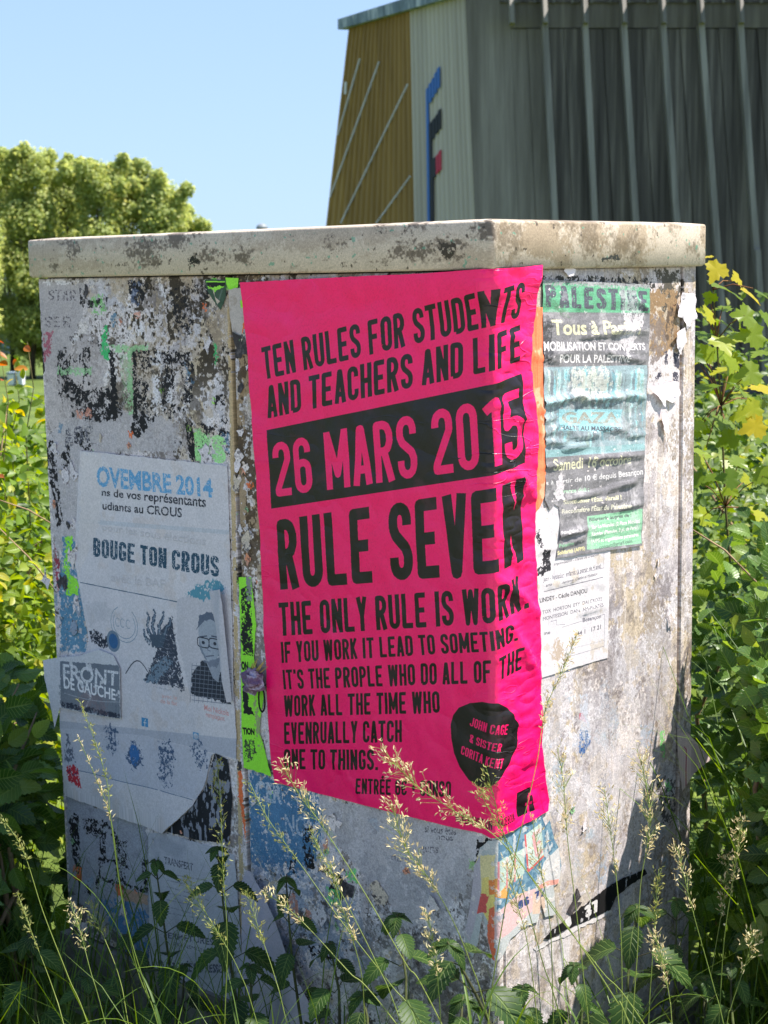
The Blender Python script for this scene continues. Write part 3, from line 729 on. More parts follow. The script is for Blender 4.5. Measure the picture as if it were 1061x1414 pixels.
def lid_mesh():
    V, Fc, UV = [], [], []
    prof = [(LIDTOP - LIDH, .010 - .016), (LIDTOP - LIDH, .0125 - .004), (LIDTOP - LIDH + .004, .0125), (LIDTOP - .004, .0125), (LIDTOP - .0012, .0115), (LIDTOP - .0002, .009), (LIDTOP + .003, -.02)]
    def ring(z, o):
        pts = []
        ex = max(o, 0) if False else o
        cs = [(-CW, .0, -1), (0, 0, 0), (CD, 0, 1)]
        base = [CC + DL * (CW + o) + DR * (-o) * 0 + NL * o, None, None]
        # corners: left-front, front, right-front, back
        c = {'f': CC + NL * o + NR * o - 0 * DL, 'l': CC + DL * (CW + o) + NL * o, 'r': CC + DR * (CD + o) + NR * o, 'b': CC + DL * (CW + o) + DR * (CD + o)}
        c['f'] = CC - DL * o - DR * o
        c['l'] = CC + DL * (CW + o) - DR * o
        c['r'] = CC - DL * o + DR * (CD + o)
        order = ['l', 'f', 'r', 'b']
        R = .008
        for i, kx in enumerate(order):
            p, a, b = c[kx], c[order[i - 1]], c[order[(i + 1) % 4]]
            da = (a - p) / np.linalg.norm(a - p); db = (b - p) / np.linalg.norm(b - p)
            for t in (0, .25, .5, .75, 1):
                q = (1 - t) ** 2 * (p + da * R) + 2 * t * (1 - t) * p + t * t * (p + db * R)
                pts.append(q)
        return pts
    rs = []
    for z, o in prof:
        r_ = ring(z, o); rs.append(len(V))
        for q in r_:
            V.append((q[0], q[1], z)); d = q - CC; ul, ur = float(d @ DL), float(d @ DR)
            UV.append(kl.uvof(ur if ul < .02 else -ul, min(z, LIDTOP - .002)))
    n = 20
    for a, b in zip(rs[:-1], rs[1:]):
        for k in range(n): Fc.append((a + k, a + (k + 1) % n, b + (k + 1) % n, b + k))
    Fc.append(tuple(rs[-1] + k for k in range(n)))
    me = mesh('lid', V, Fc, True); set_uv(me, lambda i: UV[i]); return me
lid = link('lid', lid_mesh(), M_lid, cab)
lid_in = boxf('lid_underside', CW - .004, CD - .004, LIDTOP - LIDH + .002, LIDTOP - LIDH + .006, .004, M_dark)

# ------------------------------------------------------------------ posters, notices and scraps (each its own sheet)
PINK, BLK = (255, 14, 104), (30, 22, 26)
kp = Canvas(-.56, .16, .54, 1.46, 2.6, PINK, seed=2)
def C(t, q, c=BLK, **k): kp.caps(t, FF(q), c, **k)
C('TEN RULES FOR STUDENTS', [(362.5, 480), (368, 524), (714, 388), (713, 438)])
C('AND TEACHERS AND LIFE', [(370, 533), (372, 577.6), (714.6, 448.4), (714.6, 498)])
bandq = [F(371, 593.7), F(377, 702), F(684, 641), F(719, 638.3), F(716.7, 515.6), F(684, 523)]
b0, b1, b2, b3 = F(371, 593.7), F(377, 702), F(719, 638.3), F(716.7, 515.6)
kp.poly([b0, b1, b2, b3], BLK)
C('26 MARS 2015', [(377.4, 612), (384, 686), (713.4, 535), (716.8, 629)], PINK, st=.135)
C('RULE SEVEN', [(383.5, 718), (389, 814), (716.7, 657), (719.4, 772)], st=.155)
C('THE ONLY RULE IS WORK.', [(386.4, 832), (389, 877.7), (720.7, 790), (722.4, 837.5)], st=.15)
C('IF YOU WORK IT LEAD TO SOMETING.', [(389.8, 886), (391, 915), (707, 857.4), (709, 883)], st=.15)
C("IT'S THE PROPLE WHO DO ALL OF THE", [(391.8, 924.5), (394, 951.5), (715.3, 891.4), (715.3, 922.5)], st=.15)
C('WORK ALL THE TIME WHO', [(394, 959.8), (394.7, 988.8), (608.7, 953.6), (609.6, 983.8)], st=.15)
C('EVENRUALLY CATCH', [(394, 997), (394.7, 1027), (557, 993.8), (557, 1024)], st=.15)
C('ONE TO THINGS.', [(394, 1033.6), (394.7, 1061.4), (524.5, 1034.4), (524.5, 1062.6)], st=.15)
C('ENTRÉE 6€ + CONSO', [(494.3, 1074), (494.3, 1095), (625.3, 1078), (625.3, 1100)], st=.15)
C('NEVER EVER ON', [(632, 1121), (632, 1133), (681, 1133), (681, 1145.5)], st=.13)
C('FACEBOOK', [(687, 1132), (687, 1144), (708, 1121), (708, 1132)], st=.13)
oz = [(145, 350), (165, 275), (210, 215), (300, 178), (400, 168), (510, 180), (570, 215), (620, 280), (645, 350), (648, 480), (600, 650), (520, 800), (450, 865), (380, 860), (290, 800), (220, 700), (172, 580), (150, 460)]
zz = lambda P_, : [(600 + a * .17, 940 + b * .17) for a, b in P_]
kp.poly(FF(zz(oz)), BLK)
C('JOHN CAGE', zz([(310, 290), (298, 360), (578, 348), (570, 432)]), PINK, st=.14)
C('& SISTER', zz([(305, 428), (298, 495), (535, 505), (525, 572)]), PINK, st=.14)
C('CORITA KENT', zz([(238, 520), (228, 590), (548, 628), (535, 712)]), PINK, st=.14)
kp.poly(FF(zz([(652, 905), (770, 860), (808, 1050), (660, 1108)]), 'R'), BLK)
ffp = zz([(792, 912), (772, 910), (756, 926), (752, 960), (756, 1096)])
kp.line(FF(ffp, 'R'), 5, PINK); kp.line(FF(zz([(728, 1003), (786, 985)]), 'R'), 4.5, PINK)
kp.H += kp.n(60, 1, 5) * .15 + kp.n(30, 2, 3, 1.6, .8) * .08 * sstep(-.06, .04, np.linspace(kp.u0, kp.u1, kp.w)[None, :])
uP = np.linspace(kp.u0, kp.u1, kp.w)[None, :]; rgt = sstep(-.05, .02, uP)
for q_, (cell, sx_, sy_, wd_, am_) in enumerate([(70, 2.6, .7, .045, .9), (36, 3.0, .6, .06, .55), (90, 1, 1, .03, .35)]):
    nn = kp.n(cell, 51 + q_, 3, sx_, sy_); kp.H += np.exp(-(nn / wd_) ** 2) * am_ * (rgt * .8 + .10 + .12 * (uP < -.44)) * sstep(-.4, .9, kp.n(120, 61 + q_, 2))
kp.H += np.abs(kp.n(50, 71, 2)) * .35 + np.abs(kp.n(22, 72, 2, 1.8, .8)) * .35 * rgt
kp.lay(sstep(1.2, 2.4, kp.n(40, 7, 5)) * .10, (255, 90, 140)); kp.lay(sstep(2.6, 2.9, kp.n(3.5, 8, 2)) * .5, (120, 20, 50)); kp.grain(.02, 2)
M_pink = kp.material('fluorescent_pink_print', .38, .8, .006, spec=.45, warm=False)
poly_pink = [(335, 390), (420, 385.5), (510, 381), (600, 377), (680, 371), (710, 369), (738, 366), (734.5, 392), (734, 418), (733, 450), (730, 483), (732, 515), (732, 540), (736, 565), (738, 600), (738, 643), (736, 690), (737, 740), (740, 781), (739, 830),
    (742, 880), (742, 906), (744, 968), (745, 1010), (748, 1051), (753, 1080), (758, 1105), (755, 1119), (720, 1138), (692, 1152), (680, 1157), (668, 1150), (620, 1140), (556, 1124), (470, 1102), (381, 1080), (377, 1055), (375, 1030), (372, 990),
    (371, 947), (367, 880), (365, 823), (361, 740), (359, 708), (352, 600), (343, 480)]
cr = []
for (a, b, A, w) in [((352, 583), (372, 590), .0016, .004), ((356, 640), (374, 644), .0014, .004), ((348, 500), (366, 508), .0012, .004), ((362, 760), (390, 762), .0012, .004),
        ((455, 1040), (512, 1112), .0016, .005), ((690, 470), (736, 455), .003, .005), ((688, 560), (736, 590), .0035, .006), ((700, 640), (738, 690), .004, .007), ((694, 700), (737, 668), .003, .005),
        ((690, 800), (741, 850), .0045, .008), ((700, 860), (742, 940), .004, .008), ((700, 985), (735, 975), .003, .004), ((702, 1000), (742, 992), .0025, .004), ((698, 1020), (740, 1024), .0025, .004), ((700, 1060), (740, 1042), .003, .004),
        ((700, 1092), (750, 1072), .003, .004), ((702, 1032), (730, 1030), .002, .003), ((704, 1042), (734, 1038), .002, .003), ((706, 1052), (736, 1050), .002, .003), ((700, 620), (720, 560), .003, .006), ((688, 740), (720, 790), .003, .006),
        ((560, 430), (700, 405), .0012, .02), ((420, 700), (640, 640), .0010, .03)]:
    cr.append((F(*a), F(*b), A, w))
cr = [(a, b, A * 1.45, w) for a, b, A, w in cr]
def pink_h(u, v):
    h = 0.0
    if u > -.02: h += .0005 * sstep(0, .05, u) + .0050 * sstep(-.02, .09, u) * mnoise.noise(Vector((u * 6, v * 9, 3.1))) + .0034 * sstep(-.005, .04, u) * mnoise.noise(Vector((u * 22, v * 38, 8))) + .0014 * sstep(0, .04, u) * mnoise.noise(Vector((u * 40, v * 110, 4)))
    h += .0012 * mnoise.noise(Vector((u * 8, v * 3, 5))) + .0009 * mnoise.noise(Vector((u * 30 + v * 9, v * 20, 15)))
    if u < -.42: h += .0010 * math.sin(v * 62) * (-.42 - u) / .09 * 1.0
    if v > 1.33: h += .009 * sstep(1.33, 1.41, v) * sstep(-.25, 0, u)
    if v > 1.36: h += .004 * sstep(1.36, 1.41, v)
    return float(h)
paper('pink_poster', FF(poly_pink), kp, .003, 'fluorescent pink poster with black capitals wrapped round the front corner of the cabinet', 'poster', grid=.0075, amp=.0006, hfun=pink_h, creases=cr, seed=3)

# --- white student-election sheet
kc = Canvas(-1.10, -.50, .45, 1.15, 2.2, (204, 204, 212), seed=5)
kc.lay(sstep(-.5, 1.5, kc.n(90, 1, 4)) * .3, (188, 192, 204)); kc.lay(sstep(.8, 2, kc.n(30, 2, 5)) * .25, (190, 176, 168))
def K(t, q, c, f='text', **k): getattr(kc, f)(t, FF(q, 'L'), c, **k)
kc.poly(FF([(112, 716), (320, 732), (321, 738), (112, 722)], 'L'), (160, 178, 196), .35)
kc.poly(FF([(112, 626), (142, 628), (140, 720), (108, 800), (112, 700)], 'L'), (208, 206, 210), .8, jag=2)
K('OVEMBRE 2014', [(135, 643), (135, 670), (294.5, 661), (296, 686)], (96, 160, 208), bold=.035, wear=.16, seed=2)
K('ns de vos représentants', [(142, 674), (142, 684), (286, 685), (286, 700)], (44, 48, 60), bold=.02, wear=.12, seed=3)
K('udiants au CROUS', [(143, 692), (143, 703), (253, 701), (253, 714)], (44, 48, 60), bold=.02, wear=.12, seed=4)
K('pour les sous élections', [(143, 722), (143, 732), (286, 741), (286, 753)], (190, 190, 198), bold=.01, height=.2)
K('BOUGE TON CROUS', [(130, 742), (130, 768), (304, 768), (304, 797)], (40, 74, 98), 'caps', st=.165, wear=.12, seed=5, gap=.06, space=.2)
K('avec la BAF', [(155, 790), (155, 802), (230, 800), (230, 812)], (190, 190, 198), bold=.02, height=.2)
kc.line(FF([(112, 804), (248, 831)], 'L'), 1.6, (70, 96, 120)); 
# faint linework: cartoonless scribble, clouds of ink, raised hands, portrait (generic figures)
ctr = F(173, 862, 'L')
for a0, a1, ru, rv in [(0, 4.2, .038, .033), (.5, 3.9, .031, .026)]:
    kc.line([(ctr[0] + ru * math.cos(t), ctr[1] + rv * math.sin(t)) for t in np.linspace(a0 + 2, a1 + 3, 16)], 1.3, (92, 124, 150), .8)
for dx in (-.018, -.004, .012):
    kc.line([(ctr[0] + dx + .006 * math.cos(t), ctr[1] + .002 + .008 * math.sin(t)) for t in np.linspace(.6, 5.4, 9)], 1.1, (92, 124, 150), .8)
DK = (40, 48, 62)
kc.poly(FF([(203, 933), (222, 890), (224, 870), (240, 852), (247, 900), (257, 955), (240, 948), (200, 940)], 'L'), (58, 66, 82), jag=2, wear=.12, wearmm=5, seed=6)
for i_, fp in enumerate([[(211, 882), (205, 866), (207, 850), (204, 845)], [(216, 880), (212, 862), (216, 848), (214, 841)], [(221, 880), (222, 862), (228, 852), (227, 844)], [(227, 882), (231, 868), (237, 860), (236, 852)], [(209, 888), (202, 880), (200, 868)]]):
    q_ = FF(fp, 'L')
    for j_ in range(len(q_) - 1): kc.line([q_[j_], q_[j_ + 1]], 10 - 2.2 * j_, (64, 80, 100), wear=.15, wearmm=4, jag=.8, seed=i_); kc.line([q_[j_], q_[j_ + 1]], 3.5 - j_, (128, 146, 164), .7, jag=.6, seed=i_)
kc.poly(FF([(207, 876), (231, 876), (226, 895), (212, 893)], 'L'), (70, 86, 104), jag=1)
kc.poly(FF([(200, 942), (214, 918), (228, 905), (240, 912), (234, 925), (214, 944)], 'L'), (110, 132, 152), jag=2, wear=.2, wearmm=4, seed=7)
for i in range(13):
    y = 872 + i * 6.3; kc.line(FF([(222 - i * .8, y), (234, y + 5), (246, y + 3)], 'L'), 1.1, (130, 140, 156), .7, jag=.7, wear=.3, wearmm=5, seed=i)
kc.line([F(175 + 30 * t, 930 - 18 * math.sin(t * 3), 'L') for t in np.linspace(0, 1, 9)], 2.2, (50, 56, 70), .9)
kc.poly(FF([(123, 872), (132, 868), (152, 880), (148, 896), (130, 888)], 'L'), (42, 48, 62), jag=1.5, wear=.35, wearmm=4)
e = F(158, 885, 'L'); kc.ell(e, .019, .02, (110, 130, 150)); kc.ell(e, .013, .014, (54, 100, 148)); 
# portrait of a man with glasses and checked shirt
kc.poly(FF([(247, 828), (262, 822), (298, 814), (312, 812), (319, 880), (325, 968), (264, 958), (246, 880)], 'L'), (190, 191, 200), jag=1)
kc.poly(FF([(258, 822), (276, 806), (304, 801), (314, 812), (300, 826), (282, 828)], 'L'), (86, 146, 168), jag=2.5, wear=.12, seed=3)
kc.poly(FF([(267, 930), (284, 908), (302, 938), (314, 914), (321, 972), (266, 958)], 'L'), (48, 54, 66), jag=1.5)
for i in range(9): kc.line(FF([(267 + i * 6, 915), (264 + i * 6, 970)], 'L'), 1.2, (116, 124, 138), .9); kc.line(FF([(266, 918 + i * 6), (322, 924 + i * 6)], 'L'), 1.2, (116, 124, 138), .9)
kc.poly(FF([(284, 908), (308, 908), (304, 942), (296, 936)], 'L'), (150, 158, 172))
kc.poly(FF([(275, 862), (277, 850), (290, 846), (303, 850), (306, 880), (304, 905), (296, 916), (286, 912), (277, 893)], 'L'), (156, 166, 180), jag=.5)
kc.poly(FF([(273, 870), (276, 850), (288, 844), (300, 848), (304, 862), (290, 855), (279, 860)], 'L'), (92, 104, 124), jag=1)
for cx in (282, 298): 
    g_ = F(cx, 887 - (cx - 282) * -.1, 'L'); kc.line([(g_[0] + .0150 * math.copysign(abs(math.cos(t)) ** .5, math.cos(t)), g_[1] + .0085 * math.copysign(abs(math.sin(t)) ** .5, math.sin(t))) for t in np.linspace(0, 6.3, 21)], 2.0, (40, 46, 58)); kc.ell(g_, .004, .003, (50, 56, 70))
kc.line(FF([(290, 887), (288, 897), (292, 899)], 'L'), 1.4, (96, 106, 126)); kc.line(FF([(286, 906), (297, 905)], 'L'), 1.8, (84, 92, 110)); kc.poly(FF([(277, 880), (281, 896), (288, 912), (283, 908), (277, 894)], 'L'), (112, 124, 142), .8, jag=.8); kc.poly(FF([(283, 912), (306, 908), (302, 922), (292, 920)], 'L'), (110, 120, 138), .8, jag=1); kc.line(FF([(277, 879), (287, 878)], 'L'), 2, (70, 78, 96)); kc.line(FF([(293, 878), (303, 880)], 'L'), 2, (70, 78, 96))
for i in range(8): kc.line(FF([(303, 862 + i * 6), (306, 864 + i * 6)], 'L'), 3, (112, 122, 140), .7)
K('avec le', [(225, 957), (225, 963), (246, 960), (246, 966)], (208, 150, 140), bold=.0, alpha=.7); K('de la fac', [(223, 964), (223, 970), (246, 968), (246, 974)], (208, 150, 140), alpha=.6)
K('Moi Nickola', [(284, 972), (284, 980), (318, 980), (318, 988)], (200, 130, 128), bold=.01, alpha=.8); K('remplaçant', [(286, 982), (286, 989), (312, 988), (312, 995)], (200, 140, 136), alpha=.7)
kc.poly(FF([(197, 990), (206, 992), (206, 1004), (197, 1002)], 'L'), (70, 140, 190)); kc.line(FF([(203, 993), (201.5, 995), (201.5, 1003)], 'L'), 2, (200, 206, 214)); kc.line(FF([(199.5, 997), (204, 998)], 'L'), 1.5, (200, 206, 214))
kc.poly(FF([(268, 1010), (276, 1012), (276, 1022), (268, 1020)], 'L'), (90, 150, 196)); kc.ell(F(272, 1016, 'L'), .006, .005, (190, 200, 214))
kc.poly(FF([(84, 995), (330, 1020), (330, 1048), (200, 1015), (84, 1005)], 'L'), (150, 160, 180), .5)
kc.poly(FF([(84, 1005), (196, 1014), (330, 1050), (300, 1110), (92, 1058)], 'L'), (160, 172, 196), .35)
for cx, cy, w in [(155, 1020, .5), (187, 1043, .3), (232, 1042, .45), (230, 1066, .6), (278, 1042, .6)]:
    q = F(cx, cy, 'L'); kc.ell(q, .02, .026, (70, 92, 124), wear=w, wearmm=5, jag=4, seed=cx)
q = F(187, 1042, 'L'); kc.ell(q, .014, .02, (58, 110, 170), wear=.15, wearmm=6, jag=2)
kc.line(FF([(98, 1060), (220, 1090)], 'L'), 1.3, (84, 110, 140)); kc.line(FF([(224, 1091), (268, 1104)], 'L'), 1.3, (84, 110, 140))
kc.poly(FF([(94, 1057), (107, 1055), (112, 1070), (116, 1088), (96, 1074)], 'L'), (186, 50, 64), jag=2, wear=.2, wearmm=5); kc.line(FF([(96, 1066), (100, 1062), (104, 1070), (110, 1066)], 'L'), 1.6, (40, 50, 90))
kc.poly(FF([(93, 1010), (108, 1052), (92, 1050)], 'L'), (80, 90, 110), .8, jag=2, wear=.3)
kc.poly(FF([(120, 835), (140, 828), (170, 850), (125, 862)], 'L'), (180, 182, 190), .4, jag=2)
for i in range(12):
    r_ = random.Random(40 + i); kc.poly(FF(rect(r_.uniform(115, 300), r_.uniform(640, 1000), 0, 0)[:1] * 3, 'L'), (120, 120, 130))
kc.grain(.025, 2)
M_crous = kc.material('faded_election_print', .7, .6, .001)
crous = [(112, 622), (315, 643), (318, 720), (320, 785), (321, 830), (325, 968), (328, 1016), (327, 1050), (300, 1040), (294, 1042), (284, 1085), (268, 1112), (228, 1150), (160, 1125), (92, 1097), (88, 1040), (84, 1005), (84, 960), (86, 920), (98, 912), (118, 905),
         (124, 885), (118, 850), (109, 800), (104, 770), (108, 700)]
crv = [(F(*a, 'L'), F(*b, 'L'), A, w) for a, b, A, w in [((248, 830), (266, 900), .002, .006), ((112, 718), (320, 735), .0008, .004), ((200, 640), (204, 720), .001, .004), ((165, 1000), (182, 1090), .0012, .01), ((122, 890), (170, 900), .001, .006)]]
paper('election_poster', FF(crous, 'L'), kc, .0016, 'large white sheet reading BOUGE TON CROUS on the left door', 'poster', grid=.012, amp=.0012, seed=8, creases=crv, hfun=lambda u, v: float(.006 * sstep(.56, .44, v) * (.6 + mnoise.noise(Vector((u * 12, v * 4, 1)))) + .003 * sstep(-.62, -.565, u) * max(0, mnoise.noise(Vector((u * 5, v * 9, 6))) + .1) * 3 + .0012 * mnoise.noise(Vector((u * 9, v * 9, 2)))))
# folded-over strip at the portrait's right edge
kf = Canvas(-.66, -.52, .6, .95, 1.5, (184, 186, 196), seed=6); kf.lay(sstep(0, 2, kf.n(40, 1, 4)) * .3, (168, 172, 186)); kf.grain(.02); M_f = kf.material('blank_paper_back', .7)
paper('curled_paper_strip', FF([(292, 816), (312, 812), (316, 850), (322, 930), (325, 968), (320, 968), (309, 900), (298, 850)], 'L'), kf, .004, 'blank curled-back strip of paper along the right edge of the man\'s portrait', 'paper scrap', seed=2, amp=.0006,
      hfun=lambda u, v: .010 * max(0, 1 - abs((u + .575) / .022)))
# --- grey logo sheet with its left side lifting past the cabinet's edge
kg = Canvas(-1.13, -.84, .48, .86, 2.2, (200, 204, 212), seed=7)
kg.poly(FF([(86, 912), (168, 918), (169, 992), (88, 975)], 'L'), (112, 122, 136), jag=.4, wear=.1, wearmm=30)
kg.poly(FF([(86, 945), (168, 955), (169, 992), (88, 975)], 'L'), (126, 134, 146), .8, jag=3, wear=.3, wearmm=20); kg.poly(FF([(88, 968), (169, 985), (169, 992), (88, 975)], 'L'), (56, 62, 78), jag=1, wear=.25)
kg.poly(FF([(112, 950), (150, 956), (150, 985), (112, 978)], 'L'), (150, 120, 122), .35, jag=4, wear=.3)
kg.text('FRONT', FF([(90, 915), (91, 938), (167, 926), (166, 946)], 'L'), (214, 218, 226), bold=.02, wear=.1, seed=3)
kg.text('DE GAUCHE', FF([(91, 932), (92, 949), (163, 951), (163, 966)], 'L'), (230, 233, 240), bold=.02, seed=4)
kg.line([F(92 + 76 * t, 956 + 12 * t + 4 * math.sin(t * 3), 'L') for t in np.linspace(0, 1, 9)], 1.2, (170, 176, 186)); kg.grain(.03); M_g = kg.material('grey_logo_print', .65)
def edge_h(u, v): return .008 * max(0, (-1.045 - u) / .05) ** 1.5 + .004 * max(0, v - .80) / .03 + .002
paper('logo_sheet', FF([(66, 910), (84, 907), (112, 905), (140, 896), (160, 904), (169, 922), (170, 992), (130, 986), (86, 976), (80, 1004), (74, 968), (68, 935)], 'L'), kg, .003, 'grey FRONT DE GAUCHE sheet lifting off the cabinet\'s far left edge', 'poster', seed=5, amp=.0008, grid=.012, hfun=edge_h)
# --- lower left white notice in the shade
kn = Canvas(-.83, -.52, .1, .58, 1.8, (186, 190, 202), seed=8); kn.lay(sstep(.2, 2, kn.n(50, 1, 5)) * .4, (140, 146, 162))
for t, q, b in [('TRANSFERT', [(228, 1182), (228, 1192), (268, 1192), (268, 1202)], .02), ('FERMETURES', [(228, 1286), (228, 1294), (296, 1296), (296, 1305)], .02), ('TRANSMISSION', [(240, 1300), (240, 1305), (296, 1312), (296, 1317)], .0), ('RENTRÉE DU RESSORT', [(231, 1328), (231, 1340), (322, 1332), (322, 1343)], .04)]:
    kn.text(t, FF(q, 'L'), (84, 88, 104), bold=b, wear=.2)
kn.ell(F(224, 1331, 'L'), .008, .008, (90, 94, 110), wear=.2, wearmm=3)
for i in range(7): kn.line(FF([(232, 1206 + i * 9), (290 - (i % 3) * 12, 1216 + i * 9)], 'L'), 2.2, (120, 124, 140), .6, wear=.35, wearmm=3, seed=i)
kn.grain(.03); M_n = kn.material('shaded_notice_print', .7)
paper('notice_sheet', FF([(206, 1150), (230, 1150), (262, 1160), (300, 1170), (325, 1180), (330, 1240), (336, 1330), (330, 1395), (270, 1372), (208, 1345), (207, 1250)], 'L'), kn, .0013, 'crinkled white notice low on the left door behind the nettles', 'poster', seed=9, amp=.001, grid=.014)
# --- black torn remnant between the sheets
kb = Canvas(-.75, -.54, .44, .62, 2, (34, 36, 44), seed=9); kb.lay(sstep(.25, .5, kb.n(7, 1, 4, 1, 2.2)) * .9, (150, 156, 172), .4); kb.grain(.03); M_b = kb.material('scraped_black_print', .6)
paper('black_bill_remnant', FF([(298, 1040), (316, 1048), (322, 1100), (318, 1165), (276, 1160), (230, 1148), (262, 1118), (284, 1088)], 'L'), kb, .0011, 'scraped black remnant of a bill, below the white election sheet', 'paper scrap', seed=10, amp=.0015, grid=.012)

# --- fluorescent green flyers on the seam
kv = Canvas(-.545, -.44, .55, .95, 2.4, (150, 235, 66), seed=10)
kv.poly(FF([(334, 812), (347, 808), (351, 905), (337, 905)], 'L'), (34, 34, 36), jag=1, wear=.28, wearmm=5); kv.poly(FF([(341, 795), (349, 800), (350, 830), (342, 830)], 'L'), (130, 134, 140), wear=.3, wearmm=4)
kv.poly(FF([(336, 945), (342, 943), (345, 975), (354, 986), (338, 986)], 'L'), (34, 34, 36), jag=1); kv.text('ON', FF([(334, 913), (335, 924), (344, 914), (344, 925)], 'L'), (26, 26, 26), bold=.06); kv.text('TION', FF([(336, 1004), (337, 1013), (353, 1006), (353, 1014)], 'L'), (26, 26, 26), bold=.06)
kv.poly(FF([(338, 1022), (352, 1020), (356, 1040), (345, 1052), (338, 1050)], 'L'), (60, 70, 60), jag=2, wear=.5, wearmm=4); kv.poly(FF([(352, 960), (360, 980), (362, 1040), (354, 1010)], 'L'), (150, 150, 130), .8, jag=2, wear=.3)
kv.poly(FF([(334, 860), (342, 862), (346, 900), (336, 900)], 'L'), (28, 28, 32), jag=2, wear=.2, wearmm=6); kv.grain(.02); M_v = kv.material('green_flyer_print', .6)
paper('green_flyer', FF([(331, 797), (348, 797), (352, 830), (355, 860), (352, 908), (356, 925), (366, 960), (362, 985), (360, 1010), (368, 1040), (376, 1072), (360, 1066), (338, 1060), (335, 1010), (334, 900), (333, 850)], 'L'), kv, .0015, 'long torn fluorescent green flyer reading TION beside the door seam', 'flyer', 'green flyer scraps', seed=11, amp=.0016, grid=.01)
kv2 = Canvas(-.56, -.50, 1.3, 1.43, 2, (140, 225, 60), seed=11); kv2.poly(FF([(314, 383), (331, 383), (331, 392), (316, 398)], 'L'), (150, 232, 70)); kv2.grain(.03); M_v2 = kv2.material('green_corner_print', .6)
paper('green_flyer_corner', FF([(313, 383), (331, 384), (330, 397), (318, 400), (314, 392)], 'L'), kv2, .0016, 'small fluorescent green scrap under the lid at the top of the door seam', 'flyer', 'green flyer scraps', seed=12, amp=.0006)
kw = Canvas(-.56, -.44, 1.25, 1.43, 2, (182, 176, 172), seed=12); kw.lay(sstep(.3, 1.5, kw.n(14, 1, 4)) * .5, (150, 140, 128)); kw.poly(FF([(333, 415), (339, 413), (340, 424), (334, 425)], 'L'), FLUO); kw.poly(FF([(336, 448), (342, 440), (342, 470), (334, 470)], 'L'), ORG, jag=1); kw.grain(.03); M_w = kw.material('pale_strip_print', .7)
paper('pale_scrap', FF([(317, 398), (336, 398), (338, 430), (340, 455), (334, 470), (328, 463), (322, 458), (318, 430)], 'L'), kw, .0012, 'pale paper scrap between the door seam and the pink poster\'s top corner', 'paper scrap', seed=13, amp=.0015)
kd = Canvas(-.66, -.54, 1.28, 1.43, 2, (60, 84, 66), seed=13); kd.poly(FF([(287, 388), (312, 388), (312, 396), (289, 398)], 'L'), (26, 28, 28)); kd.poly(FF([(288, 396), (312, 394), (300, 403)], 'L'), FLUO, jag=1); kd.line(FF([(286, 389), (312, 389)], 'L'), 2, FLUO); kd.line(FF([(300, 425), (308, 400)], 'L'), 3, (90, 110, 100)); kd.grain(.03); M_d = kd.material('green_black_print', .6)
paper('dark_green_scrap', FF([(284, 386), (314, 386), (313, 410), (306, 428), (296, 415), (288, 402)], 'L'), kd, .0014, 'torn dark green scrap high on the left door beside the seam', 'paper scrap', seed=14, amp=.001)

# --- side face: dark concert poster
DG = (98, 98, 104)
ks = Canvas(.09, .44, .93, 1.43, 2.6, DG, seed=14)
def S(t, q, c, f='text', **k): getattr(ks, f)(t, FF(q, 'R'), c, **k)
ks.lay(sstep(.2, 1.6, ks.n(40, 1, 5)) * .4, (118, 118, 124)); ks.lay(sstep(1, 1.8, ks.n(10, 2, 4)) * .5, (150, 150, 156))
ks.poly(FF([(748, 389), (896, 397), (895, 432), (748, 431)], 'R'), (70, 160, 112))
ks.poly(FF([(748, 386), (896, 392), (896, 399), (748, 394)], 'R'), (150, 158, 162), wear=.4, wearmm=4, jag=1)
S('PALESTINE', [(751, 393), (752, 424), (893, 402), (893, 430)], (52, 54, 70), 'caps', st=.19, gap=.09, wear=.08, seed=2)
ks.poly(FF([(752, 412), (762, 414), (786, 438), (778, 440)], 'R'), (60, 90, 64), .6, jag=1.5, wear=.45, wearmm=4)
ks.poly(FF([(748, 432), (762, 440), (760, 500), (748, 505)], 'R'), (40, 40, 44), jag=2, wear=.3, wearmm=6)
S('Tous à Paris !', [(759, 441), (762, 462), (882, 443), (882, 461)], (228, 226, 176), bold=.025, seed=3)
S('MOBILISATION ET CONCERTS', [(749, 471), (749, 484), (889, 474), (889, 483)], (232, 232, 236), bold=.018, seed=4)
S('POUR LA PALESTINE', [(770, 489), (771, 501), (868, 490), (868, 500)], (232, 232, 236), bold=.02, seed=5)
ks.poly(FF([(748, 507), (892, 504), (889, 622), (750, 632)], 'R'), (120, 150, 160))
for i in range(120):
    r_ = random.Random(i); x = r_.uniform(749, 888); w_ = r_.uniform(1, 5); y = r_.choice([508, 508, 545, 556]) + r_.uniform(0, 12); h_ = r_.uniform(12, 62)
    ks.poly(FF(rect(x, y, min(x + w_, 890), min(y + h_, 624)), 'R'), r_.choice([(110, 196, 214), (150, 214, 220), (92, 108, 118), (196, 214, 214), (84, 150, 168), (130, 160, 150), (86, 96, 106)]), .75, jag=1, wear=.2, wearmm=8, wsy=3, seed=i)
ks.poly(FF([(785, 510), (840, 508), (838, 545), (800, 556), (785, 540)], 'R'), (206, 210, 200), .75, jag=4, wear=.25, wearmm=8)
ks.poly(FF([(750, 558), (800, 552), (888, 556), (888, 600), (750, 610)], 'R'), (92, 102, 112), .6, jag=3, wear=.35, wearmm=5, wsy=2)
ks.poly(FF([(770, 565), (858, 565), (855, 592), (840, 596), (770, 594)], 'R'), (132, 204, 220), .9)
S('GAZA', [(774, 569), (774, 584), (854, 569), (854, 584)], (136, 140, 130), bold=.04, wear=.15)
